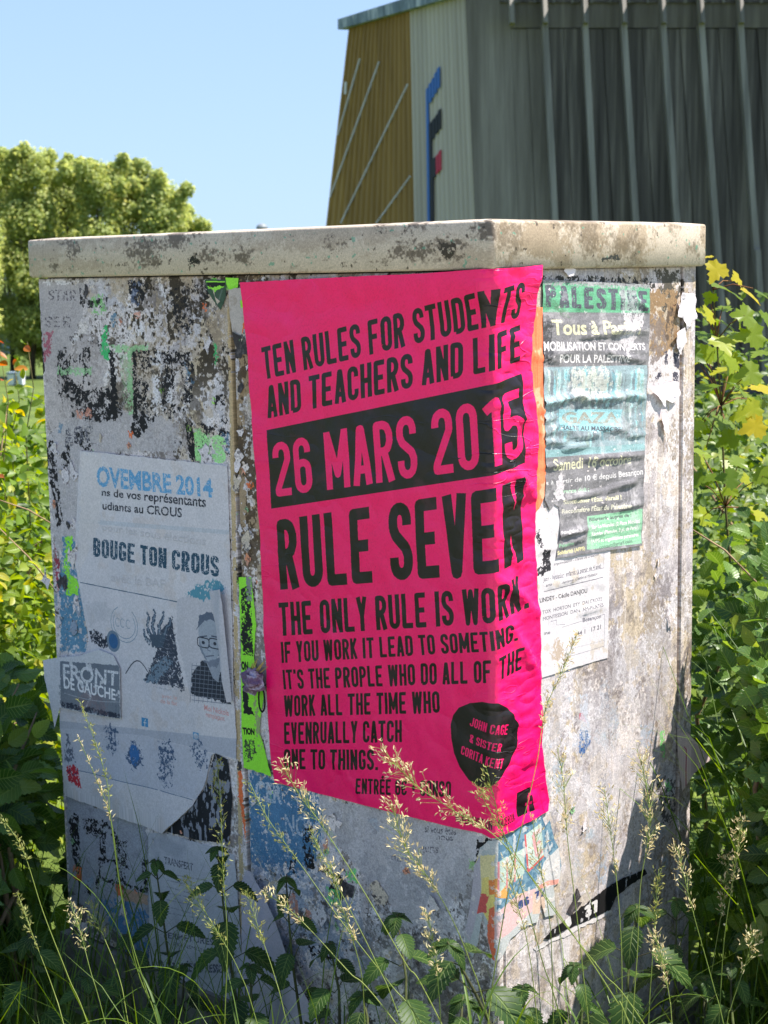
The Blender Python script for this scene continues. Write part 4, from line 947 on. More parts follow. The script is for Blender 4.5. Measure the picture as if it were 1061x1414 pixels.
S('HALTE AU MASSACRE', [(772, 587), (772, 593), (854, 589), (853, 596)], (60, 66, 78), bold=.025)
ks.poly(FF([(750, 622), (888, 612), (888, 620), (750, 632)], 'R'), (110, 160, 166), .9)
S('Samedi 18 octobre', [(762, 633), (763, 650), (870, 627), (870, 640)], (222, 222, 180), bold=.012, seed=7)
S('s à partir de 10 € depuis Besançon', [(752, 664), (752, 669.5), (886, 646), (886, 655)], (212, 214, 218), bold=.012)
S('La France doit :', [(765, 677), (765, 682), (812, 672), (812, 678)], (160, 210, 176), bold=.03)
S("Sanctionner l'État d'Israël !", [(776, 690), (776, 696), (856, 683), (856, 689)], (222, 222, 180), bold=.03, wear=.1)
S("Reconnaître l'État de Palestine", [(774, 703), (774, 709), (868, 694), (868, 701)], (222, 222, 200), bold=.035)
S('Association', [(772, 733), (772, 737), (795, 729), (795, 734)], (206, 208, 212), bold=.02); S('Palestine', [(770, 751), (770, 756), (790, 747), (790, 752)], (120, 180, 140), bold=.03); S('Solidarité (AFPS)', [(768, 761), (768, 766), (806, 754), (806, 759)], (214, 208, 140), bold=.03)
ks.poly(FF([(810, 713), (886, 702), (884, 750), (809, 759)], 'R'), (120, 190, 146))
S('Billetterie auprès de :', [(812, 715), (812, 720), (870, 708), (870, 713)], (60, 70, 70), bold=.02)
S('Bar Le Marulaz (2 Place Marulaz)', [(815, 725), (815, 730), (882, 716), (882, 721)], (232, 240, 234), bold=.03)
S('Récidev (Planoise, 3 pl. de Paris)', [(815, 735), (815, 740), (879, 725), (879, 730)], (232, 240, 234), bold=.03)
S("l'AFPS et organisations partenaires", [(815, 745), (815, 750), (881, 735), (881, 740)], (232, 240, 234), bold=.03)
S('contact@gmail.com', [(826, 753), (826, 758), (871, 744), (871, 749)], (60, 90, 76), bold=.01)
for x in (864, 869, 874): ks.line(FF([(x, 672), (x + 1, 690), (x - 3, 698)], 'R'), 1.5, (170, 172, 178), .8)
# white peeled tear inside the poster
ks.poly(FF([(858, 432), (888, 434), (884, 445), (878, 460), (872, 480), (864, 490), (856, 470), (862, 450)], 'R'), (208, 206, 214), .85, jag=3, wear=.15, wearmm=6, height=.6)
ks.poly(FF([(856, 398), (880, 398), (882, 430), (858, 434)], 'R'), (170, 190, 186), .7, jag=3, wear=.3, wearmm=6)
ks.poly(FF([(773, 650), (778, 680), (778, 690), (768, 690), (763, 684), (768, 664)], 'R'), (206, 204, 212), .95, jag=1.5, height=.5)
ks.A = ks.A * .72 + .28 * np.array((168, 170, 176), np.float32) / 255; ks.lay(sstep(.9, 1.5, ks.n(30, 31, 5)) * .35, (190, 190, 196)); ks.lay(sstep(2.2, 2.4, ks.n(9, 32, 4)) * .8, (214, 210, 214), .5)
ks.H += ks.n(22, 5, 4, 3, .7) * .3; ks.grain(.05, 1.2); M_s = ks.material('dark_concert_print', .5, .8, .0018)
con = [(748, 386), (820, 389), (896, 393), (896, 440), (894, 500), (891, 560), (889, 620), (887, 690), (885, 753), (830, 761), (766, 771), (770, 745), (772, 720), (770, 700), (764, 696), (757, 705), (751, 690), (752, 640), (750, 560), (749, 500), (748, 430)]
cr = []
for a, b, A, w in [((750, 557), (805, 545), .006, .0035), ((795, 545), (812, 553), .006, .004), ((812, 551), (868, 546), .006, .0035), ((865, 545), (891, 549), .005, .003), ((745, 582), (768, 575), .004, .003), ((800, 464), (860, 458), .004, .0025), ((845, 457), (895, 456), .004, .0025),
        ((752, 490), (790, 488), .003, .003), ((748, 493), (775, 500), .003, .003), ((836, 486), (893, 500), .004, .003), ((876, 412), (896, 430), .004, .003), ((752, 610), (784, 611), .005, .003), ((775, 620), (815, 612), .004, .003), ((790, 603), (826, 599), .004, .003),
        ((866, 601), (892, 599), .004, .003), ((752, 645), (778, 640), .004, .003), ((806, 633), (890, 628), .005, .003), ((778, 690), (840, 676), .004, .003), ((840, 675), (880, 664), .005, .003), ((770, 740), (812, 730), .005, .003), ((772, 754), (808, 742), .004, .003),
        ((845, 705), (888, 694), .004, .003), ((824, 600), (826, 640), .003, .004), ((798, 400), (798, 430), .002, .003), ((750, 600), (780, 580), .003, .003), ((830, 590), (868, 594), .003, .003), ((836, 676), (830, 700), .004, .003)]:
    cr.append((F(*a, 'R'), F(*b, 'R'), A * 1.15, w))
paper('concert_poster', FF(con, 'R'), ks, .002, 'wrinkled dark grey and green PALESTINE poster on the sunlit side of the cabinet', 'poster', grid=.0045, amp=.0007, seed=15, creases=cr, hfun=lambda u, v: .0006 * math.sin(v * 160 + 8 * u) * 1.0 + .0008 * mnoise.noise(Vector((u * 30, v * 60, 2))))
# --- orange strip beside it
ko = Canvas(.06, .16, 1.0, 1.43, 2, (232, 128, 88), seed=15); ko.lay(sstep(.4, 1.4, ko.n(6, 1, 4, .5, 6)) * .5, (206, 100, 62)); ko.lay(sstep(1.2, 1.8, ko.n(30, 3, 4)) * .7, (236, 190, 160)); ko.grain(.03); M_o = ko.material('orange_print', .7)
cro = [(F(730, y, 'R'), F(753, y + dy, 'R'), .003, .0025) for y, dy in [(487, 6), (494, 3), (563, 2), (571, -3), (583, 3), (592, 5), (600, -2), (611, 4), (650, -6), (661, 3), (672, -4)]]
paper('orange_bill', FF([(728, 424), (748, 424), (749, 500), (751, 560), (752, 600), (753, 680), (745, 700), (732, 716), (728, 600)], 'R'), ko, .0012, 'narrow crinkled orange strip between the pink poster and the dark poster', 'poster', grid=.006, amp=.0006, seed=16, creases=cro)
# --- class notice, white, small type
kt = Canvas(.08, .35, .78, 1.08, 3, (196, 196, 202), seed=16); kt.lay(sstep(.2, 2, kt.n(30, 1, 5)) * .3, (176, 176, 186)); kt.lay(sstep(1.2, 1.8, kt.n(24, 2, 5)) * .5, (176, 166, 150))
def T(t, q, b=.0, c=(72, 72, 84), **k): kt.text(t, FF(q, 'R'), c, bold=b, **k)
T('Improvisation - Danse de création', [(764, 777), (764, 781), (826, 763), (826, 767)], shear=.3)
kt.line(FF([(764, 778), (764, 800), (833, 784), (833, 762)], 'R'), .8, (130, 130, 142)); T('Jazz - Initiation enfants (à partir de 4 ans)', [(749, 797), (749, 803), (829, 778), (829, 784)], .005)
T('Inspirations - Création et Méditation', [(774, 802), (774, 806), (824, 790), (824, 794)], shear=.3); kt.line(FF([(750, 817), (832, 797)], 'R'), 1.1, (96, 96, 108)); T('arts', [(752, 806), (752, 810), (760, 804), (760, 808)])
T('LINDEY - Cécile DANJOU', [(744, 826), (745, 832), (810, 812), (810, 818)], .012, (36, 36, 44)); T('TOX  HORTON  ETY  DALCROZE', [(748, 843), (748, 848), (831, 824), (831, 829)]); T('MONTESSORI  DAN  AM-PILATES', [(749, 852), (749, 857), (831, 832), (831, 837)])
T('Besançon', [(804, 853), (804, 859), (829, 848), (829, 853)], .008); T('ine', [(750, 872), (750, 877), (759, 870), (759, 875)], .01); T('44 1   17 21', [(796, 872), (796, 878), (829, 862), (829, 868)], .01)
kt.line(FF([(760, 858), (768, 856), (768, 863), (780, 862)], 'R'), .8, (120, 120, 134)); kt.line(FF([(776, 866), (834, 848), (834, 892), (780, 908)], 'R'), .8, (130, 130, 142)); kt.line(FF([(770, 900), (834, 884)], 'R'), .5, (150, 150, 160))
kt.poly(FF([(749, 760), (758, 758), (758, 790), (740, 795), (738, 785), (748, 782)], 'R'), (40, 38, 44), jag=1.5, wear=.12, wearmm=6); kt.poly(FF([(738, 735), (746, 735), (748, 756), (742, 758)], 'R'), (40, 38, 44), jag=2, wear=.3, wearmm=4)
kt.poly(FF([(764, 882), (772, 878), (778, 905), (768, 915), (760, 905)], 'R'), (170, 158, 146), jag=3, wear=.3, wearmm=6); kt.grain(.03, 1.2); M_t = kt.material('class_notice_print', .65)
crt = [(F(*a, 'R'), F(*b, 'R'), A, w) for a, b, A, w in [((742, 762), (772, 750), .004, .003), ((752, 808), (836, 790), .003, .002), ((794, 848), (840, 832), .0035, .0025), ((818, 804), (838, 807), .003, .002)]]
paper('class_notice', FF([(734, 705), (757, 700), (766, 690), (772, 700), (776, 740), (770, 768), (800, 764), (842, 757), (840, 820), (839, 908), (790, 922), (744, 937), (741, 800)], 'R'), kt, .0008, 'white printed class notice under the dark poster on the side face', 'notice', grid=.007, amp=.0006, seed=17, creases=crt)
# --- torn street poster low on the corner (letter E, number 77)
ke = Canvas(-.09, .24, .28, .64, 2.6, (176, 186, 190), seed=17)
uE = np.linspace(ke.u0, ke.u1, ke.w)[None, :]
ke.poly(FF([(688, 1160), (770, 1110), (775, 1200), (700, 1255), (686, 1270)], 'R'), (62, 108, 140)); ke.lay(sstep(.0, .3, ke.n(5, 1, 3, 1, 1)) * .6 * ke.mask(FF([(688, 1160), (770, 1110), (775, 1200), (700, 1255), (686, 1270)], 'R'))[0], (120, 160, 180))
ke.poly(FF([(660, 1180), (684, 1180), (684, 1240), (664, 1245), (654, 1210)], 'L'), (222, 210, 150), jag=1); ke.poly(FF([(668, 1212), (676, 1210), (684, 1240), (684, 1290), (664, 1250)], 'L'), (226, 208, 110))
ke.poly(FF([(662, 1234), (676, 1236), (672, 1260), (658, 1262)], 'L'), (206, 74, 70), jag=1); ke.poly(FF([(676, 1215), (684, 1215), (684, 1235), (677, 1235)], 'L'), (226, 120, 50)); ke.poly(FF([(675, 1255), (684, 1250), (684, 1330), (674, 1300)], 'L'), (220, 96, 60), jag=1)
ke.poly(FF([(684, 1215), (698, 1205), (700, 1240), (684, 1240)], 'R'), (226, 150, 70)); 
ke.poly(FF([(654, 1200), (664, 1180), (666, 1230), (656, 1280), (650, 1300), (642, 1290)], 'L'), (176, 172, 186))
for x0, w_ in [(688, 10), (699, 10), (710, 13)]:
    ke.poly(FF([(x0, 1190 - (x0 - 688) * .55), (x0 + w_, 1182 - (x0 - 688) * .55), (x0 + w_, 1222 - (x0 - 688) * .75), (x0, 1234 - (x0 - 688) * .75)], 'R'), (170, 198, 190)); ke.line(FF([(x0, 1190 - (x0 - 688) * .55), (x0, 1234 - (x0 - 688) * .75)], 'R'), 4, (200, 120, 130))
ke.poly(FF([(723, 1153), (746, 1136), (750, 1180), (728, 1204)], 'R'), (178, 204, 196)); ke.line(FF([(724, 1152), (728, 1203), (750, 1181)], 'R'), 4, (196, 70, 72))
ke.line(FF([(745, 1146), (735, 1152), (740, 1182), (748, 1174)], 'R'), 7, (214, 150, 160)); ke.line(FF([(737, 1168), (745, 1161)], 'R'), 6, (214, 150, 160))
ke.poly(FF([(750, 1190), (772, 1168), (773, 1216), (738, 1228)], 'R'), (196, 200, 204)); ke.line(FF([(742, 1226), (756, 1219), (770, 1217)], 'R'), 8, (222, 150, 136))
ke.poly(FF([(684, 1262), (712, 1236), (738, 1226), (742, 1250), (700, 1290), (684, 1300)], 'R'), (210, 176, 180)); ke.poly(FF([(735, 1232), (750, 1226), (752, 1260), (734, 1262)], 'R'), (206, 180, 160))
ke.caps('77', FF([(737, 1232), (738, 1243), (751, 1224), (751, 1236)], 'R'), (34, 52, 110), .22); ke.caps('06', FF([(714, 1245), (715, 1256), (729, 1236), (730, 1248)], 'R'), (34, 52, 110), .22); ke.caps('06', FF([(686, 1266), (687, 1272), (695, 1260), (696, 1268)], 'R'), (34, 52, 110), .22)
ke.A = ke.A * .82 + .18 * np.array((176, 176, 178), np.float32) / 255; ke.lay(sstep(1.1, 1.3, ke.n(12, 33, 5)) * .7, (206, 204, 204), .4); ke.grain(.03); M_e = ke.material('torn_street_print', .6)
paper('torn_colour_poster', FF([(664, 1170), (676, 1160)], 'L') + FF([(690, 1158), (720, 1142), (746, 1124), (752, 1140), (758, 1132), (764, 1158), (771, 1172), (774, 1195), (771, 1218), (764, 1224), (766, 1262), (752, 1266), (746, 1248), (742, 1272), (722, 1280), (704, 1296), (694, 1318)], 'R') + FF([(680, 1330), (674, 1290), (668, 1262), (662, 1300), (654, 1322), (646, 1310), (642, 1290), (650, 1255), (656, 1200)], 'L'), ke, .0014,
      'torn colourful poster with the letter E and 06 77, below the pink poster', 'poster', grid=.009, amp=.0012, seed=18)
# --- black strip with white number
kk = Canvas(.13, .42, .30, .56, 2.4, (26, 26, 28), seed=18); kk.caps('0', FF([(779, 1268), (781, 1281), (787, 1264), (789, 1277)], 'R'), (206, 208, 212), .22); kk.caps('37', FF([(806, 1252), (808, 1268), (824, 1241), (826, 1257)], 'R'), (206, 208, 212), .22); kk.lay(sstep(1.7, 1.9, kk.n(8, 1, 4, 1, 2)) * .9, (190, 192, 198)); kk.grain(.02); M_k = kk.material('black_strip_print', .6)
paper('black_strip_bill', FF([(750, 1296), (760, 1285), (804, 1251), (836, 1226), (856, 1214), (890, 1200), (893, 1206), (872, 1220), (850, 1238), (842, 1256), (815, 1268), (780, 1284), (756, 1297)], 'R'), kk, .001, 'black sliver of a bill with white digits low on the side face', 'paper scrap', grid=.01, amp=.002, seed=19)
kk2 = Canvas(.13, .42, .28, .56, 1.6, (200, 200, 204), seed=19); kk2.grain(.04); M_k2 = kk2.material('white_torn_rim', .7)
paper('white_torn_rim', FF([(736, 1308), (760, 1297), (800, 1276), (842, 1256), (845, 1259), (820, 1274), (804, 1280), (784, 1292), (762, 1300), (740, 1314)], 'R'), kk2, .0006, 'thin white torn paper rim under the black sliver', 'paper scrap', seed=20, amp=.0025, wamp=.0002)
# --- flap hanging off the rear edge, hanging strip, peeled flakes
kq = Canvas(.40, .62, .60, .86, 2, (204, 190, 188), seed=20); kq.lay(sstep(.3, 1.4, kq.n(20, 1, 5)) * .5, (178, 168, 168)); kq.line(FF([(940, 1030), (960, 1062)], 'R'), 2, (170, 70, 90)); kq.grain(.04); M_q = kq.material('paper_flap_back', .7)
paper('torn_paper_flap', FF([(931, 1002), (944, 1010), (956, 1026), (970, 1046), (960, 1056), (950, 1068), (938, 1092), (934, 1060), (932, 1030)], 'R'), kq, .003, 'torn pale flap sticking out past the right edge of the cabinet', 'paper scrap', seed=21, amp=.001, grid=.008,
      hfun=lambda u, v: .008 * max(0, (u - .50) / .06) ** 1.2 + .002)
ky = Canvas(-.56, -.26, .05, .46, 1.5, (176, 174, 188), seed=21); ky.lay(sstep(.0, 1.6, ky.n(60, 1, 4)) * .35, (150, 154, 176)); ky.grain(.02); M_y = ky.material('hanging_paper', .6)
def hang(u, v):
    t = max(0, (.42 - v) / .35)
    return .012 + .05 * t ** 1.3 + .012 * math.sin((u + .5) * 60 + v * 9) * t
paper('hanging_paper_sheet', FF([(350, 1198), (356, 1200), (372, 1228), (390, 1262), (420, 1320), (466, 1414), (480, 1450), (384, 1450), (366, 1400), (358, 1330), (348, 1250), (344, 1215)], 'L'), ky, .003, 'long pale sheet peeling off and hanging to the ground below the pink poster', 'paper scrap', grid=.012, amp=.0012, seed=22, hfun=hang)
kz = Canvas(.35, .60, .50, 1.43, 1.6, (216, 214, 222), seed=22); kz.lay(sstep(.2, 1.6, kz.n(20, 1, 4)) * .3, (196, 194, 204)); kz.grain(.03); M_z = kz.material('white_flake', .7)
for i, (pts, lab) in enumerate([([(938, 404), (957, 406), (957, 440), (950, 447), (946, 455), (940, 440), (932, 436), (935, 420)], 'white scrap bridging the rear flange just under the lid'),
        ([(930, 460), (942, 452), (944, 470), (936, 490), (932, 480)], 'white curled flake below the scrap by the rear flange'),
        ([(893, 535), (930, 526), (936, 545), (925, 556), (916, 552), (914, 562), (905, 548)], 'largest torn white flake on the rear strip of the side face'),
        ([(910, 572), (916, 566), (920, 580), (919, 600), (913, 592)], 'small pointed flake hanging under the largest white flake'),
        ([(786, 370), (790, 372), (789, 380), (781, 382), (775, 374), (776, 370)], 'small white paper stub touching the lid above the dark poster'),
        ([(922, 838), (926, 846), (930, 862), (925, 858)], 'slim curled paper chip midway down the side face')]):
    paper('paper_flake', FF(pts, 'R'), kz, .002, lab, 'paper scrap', 'paper flakes on the side face', grid=.006, amp=.001, seed=30 + i, hfun=(lambda u, v, i=i: .006 * abs(mnoise.noise(Vector((u * 60, v * 60, i)))) + .002), edge=.003)
# --- shrivelled purple ribbon with its black loop on the door lock
M_rib = noisemat('shrivelled_purple_foil', (96, 70, 110), (190, 176, 196), scale=60, c3=(120, 90, 112), bump=.8, bscale=140, rough=.45)
M_cord = noisemat('black_cord', (22, 20, 24), (40, 36, 40), scale=60)
M_straw = noisemat('dry_straw', (150, 120, 60), (190, 165, 100), scale=40)
rb = empty('ribbon_rosette', skin(-.505, F(352, 935, 'L')[1], .01)); tag(rb, 'shrivelled purple rosette with a black loop stuck beside the pink poster', 'ribbon')
Vr, Fr = [], []
c0 = Vector(skin(-.497, F(354, 937, 'L')[1], .016)); nx, ny = 9, 12
for j in range(ny + 1):
    for i in range(nx):
        th_, ph = 2 * math.pi * i / nx, math.pi * j / ny
        d = Vector((math.sin(ph) * math.cos(th_), math.sin(ph) * math.sin(th_), math.cos(ph)))
        q = d * (1 + .45 * mnoise.noise(d * 3.1 + Vector((4, 2, 1))) + .25 * mnoise.noise(d * 8))
        a = q.x * .026; Vr.append(c0 + Vector(DL) * (-a) + Vector((0, 0, q.z * .021)) + Vector(NL) * q.y * .013)
for j in range(ny):
    for i in range(nx): Fr.append((j * nx + i, j * nx + (i + 1) % nx, (j + 1) * nx + (i + 1) % nx, (j + 1) * nx + i))
link('crumpled_foil', mesh('crumpled_foil', Vr, Fr, False), M_rib, rb)
m = MB(); vq = F(372, 948, 'L'); pts = [skin(vq[0] + .010 * math.sin(t) - .012 * (1 - t / 6.6), vq[1] - .018 + .024 * math.cos(t), .012) for t in np.linspace(0, 6.6, 18)]
m.tube(pts, .0016, 5).build('cord_loop', M_cord, rb, True)
m = MB()
for i in range(7):
    a = skin(-.508 + .003 * i, F(352, 928, 'L')[1], .012); b = skin(-.496 + .006 * i, F(352, 912 - 4 * (i % 3), 'L')[1], .016); m.tube([a, b], [.0014, .0006], 4)
m.build('straw_ends', M_straw, rb)

# torn remnants with lifted edges, small parts of the cabinet's crust
crumbs = []
for i_, c_ in enumerate([(222, 216, 218), (206, 204, 212), (196, 186, 172), (60, 58, 62), (150, 166, 186), (150, 205, 150), (216, 150, 120)]):
    kx = Canvas(0, .06, 0, .06, 2, c_, seed=40 + i_); kx.lay(sstep(.3, 1.6, kx.n(12, 1, 4)) * .4, (150, 144, 146)); kx.lay(sstep(1.0, 1.1, kx.n(6, 2, 3)) * .6, (70, 66, 70)); kx.grain(.05); kx.material('remnant_paper', .75); crumbs.append(kx)
r = random.Random(99)
for i_ in range(75):
    side_ = r.random() < .88
    if side_: x_, y_ = r.choice([(r.uniform(60, 330), r.uniform(392, 640)), (r.uniform(60, 110), r.uniform(600, 900)), (r.uniform(325, 345), r.uniform(450, 780)), (r.uniform(350, 660), r.uniform(1090, 1300)), (r.uniform(100, 320), r.uniform(1130, 1300))])
    else: x_, y_ = r.choice([(r.uniform(895, 955), r.uniform(400, 900)), (r.uniform(760, 930), r.uniform(930, 1290)), (r.uniform(845, 935), r.uniform(770, 930))])
    uu, vv = F(x_, y_, 'L' if side_ else 'R'); kx = crumbs[r.choice([0, 0, 0, 1, 1, 1, 2, 2, 3, 4, 5, 6])]; s_ = r.uniform(.004, .02)
    if kx in crumbs[5:]: s_ *= .5
    a0 = r.uniform(0, 6.28); pl_ = [(uu + s_ * r.uniform(.3, 1.3) * math.cos(a0 + t), vv + s_ * r.uniform(.3, 1.7) * math.sin(a0 + t)) for t in (0, .5, 1.1, 1.7, 2.2, 2.9, 3.5, 4.1, 4.7, 5.4, 5.9)]
    kx.u0, kx.v0, kx.u1, kx.v1 = uu - .03, vv - .03, uu + .03, vv + .03; ax = r.uniform(0, 6.28); lf = r.uniform(.0005, .003)
    paper('paper_remnant', pl_, kx, .0009, None, grid=.006, amp=.0012, seed=i_, edge=.003, parent=cab, wamp=.0003, hfun=lambda u, v: lf * max(0, ((u - uu) * math.cos(ax) + (v - vv) * math.sin(ax)) / s_) ** 1.5)
# ------------------------------------------------------------------ the inclined hall behind
YB = 38.0
def plane_hit(x, y, p0, n):
    d = ray(x, y); k = np.dot(np.array(p0) - CAM, n) / np.dot(d, n); return Vector(CAM + d * k)
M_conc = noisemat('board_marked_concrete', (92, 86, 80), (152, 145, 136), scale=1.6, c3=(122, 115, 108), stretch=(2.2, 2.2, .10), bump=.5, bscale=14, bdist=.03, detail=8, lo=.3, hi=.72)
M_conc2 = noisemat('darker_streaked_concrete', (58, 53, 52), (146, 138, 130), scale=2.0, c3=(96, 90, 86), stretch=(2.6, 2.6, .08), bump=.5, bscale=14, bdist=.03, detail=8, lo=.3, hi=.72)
M_fin = noisemat('pale_concrete_fin', (108, 104, 101), (146, 141, 136), scale=2, stretch=(3, 3, .15), bump=.3)
M_pcap = noisemat('lichen_parapet', (96, 108, 116), (176, 182, 184), scale=1.6, c3=(120, 132, 140), stretch=(3, 3, .6), bump=.4)
def cladmat(name, c1, c2):
    return noisemat(name, c1, c2, scale=.8, stretch=(3, 3, .12), rough=.6, bump=.1, detail=7)
M_yel = cladmat('ochre_corrugated_sheet', (128, 98, 48), (156, 122, 64)); M_wht = cladmat('grey_white_corrugated_sheet', (164, 154, 142), (186, 176, 162))
M_blue = cladmat('blue_paint', (50, 92, 160), (62, 108, 176)); M_black = cladmat('black_paint', (26, 28, 36), (38, 40, 48)); M_red = cladmat('red_paint', (170, 44, 66), (186, 56, 78)); M_wdot = cladmat('white_paint_marks', (190, 188, 186), (214, 212, 210))
hall = empty('concrete_hall', (6, YB, -2)); tag(hall, 'tall concrete hall with ochre and white corrugated end wall and slanted fins', 'building'); hall['kind'] = 'thing'
ct, cb = atY(640, -160, YB), atY(666, 560, YB)
dw = Vector((-.502, .865, 0)); nw = np.array((ct - cb).normalized().cross(dw).normalized())
if nw[1] > 0: nw = -nw
def W(x, y, out=0.0): return plane_hit(x, y, cb, nw) + Vector(nw) * out
def edge(pa, pb, y):   # x on a photo line at height y
    return pa[0] + (pb[0] - pa[0]) * (y - pa[1]) / (pb[1] - pa[1])
eL = ((481, 38), (450, 310)); eM = ((567, 14), (573, 305)); eR = ((643, 0), (656, 300))
ytop = lambda x: 38 - (x - 481) * .284
def corr(name, ea, eb, ybot, n, mat, dep=.05):
    V, Fc = [], []
    for i in range(n + 1):
        t = i / n; o = dep * (1 if i % 4 in (1, 2) else 0)
        xt = (edge(*ea, 20) * (1 - t) + edge(*eb, 20) * t); yt = ytop(xt); xb = edge(*ea, ybot) * (1 - t) + edge(*eb, ybot) * t
        V += [W(xt, yt, o), W(xb, ybot, o)]
    for i in range(n): Fc.append((2 * i, 2 * i + 1, 2 * i + 3, 2 * i + 2))
    b = len(V); V += [v - Vector(nw) * .25 for v in (V[0], V[1], V[2 * n + 1], V[2 * n])]
    Fc += [(0, b, b + 1, 1), (2 * n, 2 * n + 1, b + 2, b + 3), (b, b + 3, b + 2, b + 1)]
    return link(name, mesh(name, V, Fc), mat, hall)
corr('ochre_cladding', eL, eM, 560, 64, M_yel); corr('white_cladding', eM, eR, 560, 52, M_wht)
def wq(name, pts, mat, out=.07, th=.03):
    a = [W(x, y, out) for x, y in pts]; b = [W(x, y, out - th) for x, y in pts]; n = len(pts); m = MB(); m.add(a + b, [tuple(range(n)), tuple(range(2 * n - 1, n - 1, -1))] + [(i, i + n, (i + 1) % n + n, (i + 1) % n) for i in range(n)])
    return m
for i in range(8):   # parapet coping in lengths
    x0, x1 = 477 + i * 21.5, 477 + (i + 1) * 21.5 - .4
    top = lambda x: 27 - (x - 477) * .31
    wq('coping_stone', [(x0, top(x0)), (x1, top(x1)), (x1, ytop(x1) + 2), (x0, ytop(x0) + 2)], M_pcap, .22, .5).build('coping_stone', M_pcap, hall)
def z2(x, y): return (440 + x * .2828, y * .2828)
for a, b in [((213, 285), (103, 660)), ((307, 300), (65, 965)), ((447, 410), (118, 1090)), ((460, 858), (292, 1090))]:
    a, b = z2(*a), z2(*b); n = int(math.dist(a, b) / 3.3); m = MB()
    for k in range(n):
        t = (k + .5) / n; x, y = a[0] + (b[0] - a[0]) * t, a[1] + (b[1] - a[1]) * t
        q = wq('d', [(x - .75, y - 1.1), (x + .75, y - 1.4), (x + .75, y + 1.0), (x - .75, y + 1.3)], None, .075, .03); m.add(q.V, q.F)
    m.build('dotted_line', M_wdot, hall)
a = z2(142, 400); wq('w', [(a[0] - 1, a[1]), (a[0] + 2, a[1]), (a[0] + 1, a[1] + 17), (a[0] - 1.5, a[1] + 17)], None, .075).build('white_plate', M_wdot, hall)
for nm, mat, bars in [('blue_stripe', M_blue, [(538, 551.4, 430, 1500), (552, 565.4, 405, 500), (566, 578.4, 382, 475), (579, 591.4, 355, 455), (592, 606, 330, 430)]),
                      ('black_stripe', M_black, [(554, 566.4, 598, 1500), (567, 581.4, 580, 675), (582, 595.4, 560, 650), (596, 610, 535, 632), (567, 586.4, 770, 865), (566.8, 575, 866, 1500)]),
                      ('red_stripe', M_red, [(587, 599.4, 755, 845), (600, 613, 735, 832)])]:
    for x0, x1, y0, y1 in bars:
        if (nm, y0) == ('black_stripe', 598): bars_ = 0; x0 = 553
        s = (y1 - y0) * .012
        x1 -= 2.4
        wq(nm, [z2(x0, y0 + 8), z2(x1, y0 - 4), z2(x1 + s, y1 - 4), z2(x0 + s, y1 + 6)], None, .085 if nm != 'black_stripe' else .079).build(nm, mat, hall)
# front: bays of board-marked concrete between slanted fins
fx = [(643, 656), (704, 716), (749, 764.6), (804, 819), (856.5, 875), (910, 931), (962, 984), (1016, 1037), (1069, 1092), (1122, 1146)]
def fxy(f, y): return f[0] + (f[1] - f[0]) * y / 300
def Q(x, y, out=0.0): v = atY(x, y, YB); v.y -= out; return v
def prism(P4, back): 
    m = MB(); m.add(P4 + [v + Vector((0, back, 0)) for v in P4], [(0, 1, 2, 3), (7, 6, 5, 4), (0, 4, 5, 1), (1, 5, 6, 2), (2, 6, 7, 3), (3, 7, 4, 0)]); return m
for i, (a, b) in enumerate(zip(fx[:-1], fx[1:])):
    n = 1 if i == 0 else 2; y0_ = -160 if i == 0 else 40
    for k in range(n):
        A = tuple(a[j] + (b[j] - a[j]) * k / n for j in (0, 1)); B = tuple(a[j] + (b[j] - a[j]) * (k + 1) / n for j in (0, 1)); g = .6
        o = [.02, .06, .0, .05][(i * 2 + k) % 4]
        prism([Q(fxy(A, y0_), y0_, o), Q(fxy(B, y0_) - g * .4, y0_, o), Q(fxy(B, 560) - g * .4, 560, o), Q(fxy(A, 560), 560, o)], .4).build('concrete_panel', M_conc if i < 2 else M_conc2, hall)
    if i: prism([Q(fxy(a, -60), -60, .03), Q(fxy(b, -60) - .8, -60, .03), Q(fxy(b, 38.6) - .8, 38.6, .03), Q(fxy(a, 38.6), 38.6, .03)], .4).build('parapet_panel', M_conc, hall)
for i, f in enumerate(fx[1:]):
    if i: 
        m = prism([Q(fxy(f, 37) - 4, 37, .38), Q(fxy(f, 37) + 4, 37, .38), Q(fxy(f, 560) + 4, 560, .38), Q(fxy(f, 560) - 4, 560, .38)], .36); m.build('fin', M_fin, hall)
    prism([Q(fxy(f, -60) - 3.6, -60, .70), Q(fxy(f, -60) + 3.6, -60, .50), Q(fxy(f, 36.6) + 3.6, 36.6, .50), Q(fxy(f, 36.6) - 3.6, 36.6, .70)], .46).build('fin_head', M_fin, hall)  # fin tops made proud and slanted so the sun brightens them
for x0 in [712 + 26 * k for k in range(16)]:
    prism([Q(x0 - 2, -4, .12), Q(x0 + 2, -4, .12), Q(x0 + 2, 5, .12), Q(x0 - 2, 5, .12)], .1).build('parapet_bracket', M_fin, hall)
prism([Q(690, 1.5, .09), Q(1160, 2.5, .09), Q(1160, 5, .09), Q(690, 4, .09)], .08).build('parapet_rail', M_conc2, hall)
prism([Q(600, -66, .47), Q(1500, -66, .47), Q(1500, -60, .47), Q(600, -60, .47)], 3).build('shade_slab', M_conc, hall)   # unseen slab added above the view to shade the wall
prism([Q(1037, 345, .5), Q(1044, 345, .5), Q(1051, 470, .5), Q(1044, 470, .5)], .12).build('downpipe', M_fin, hall)
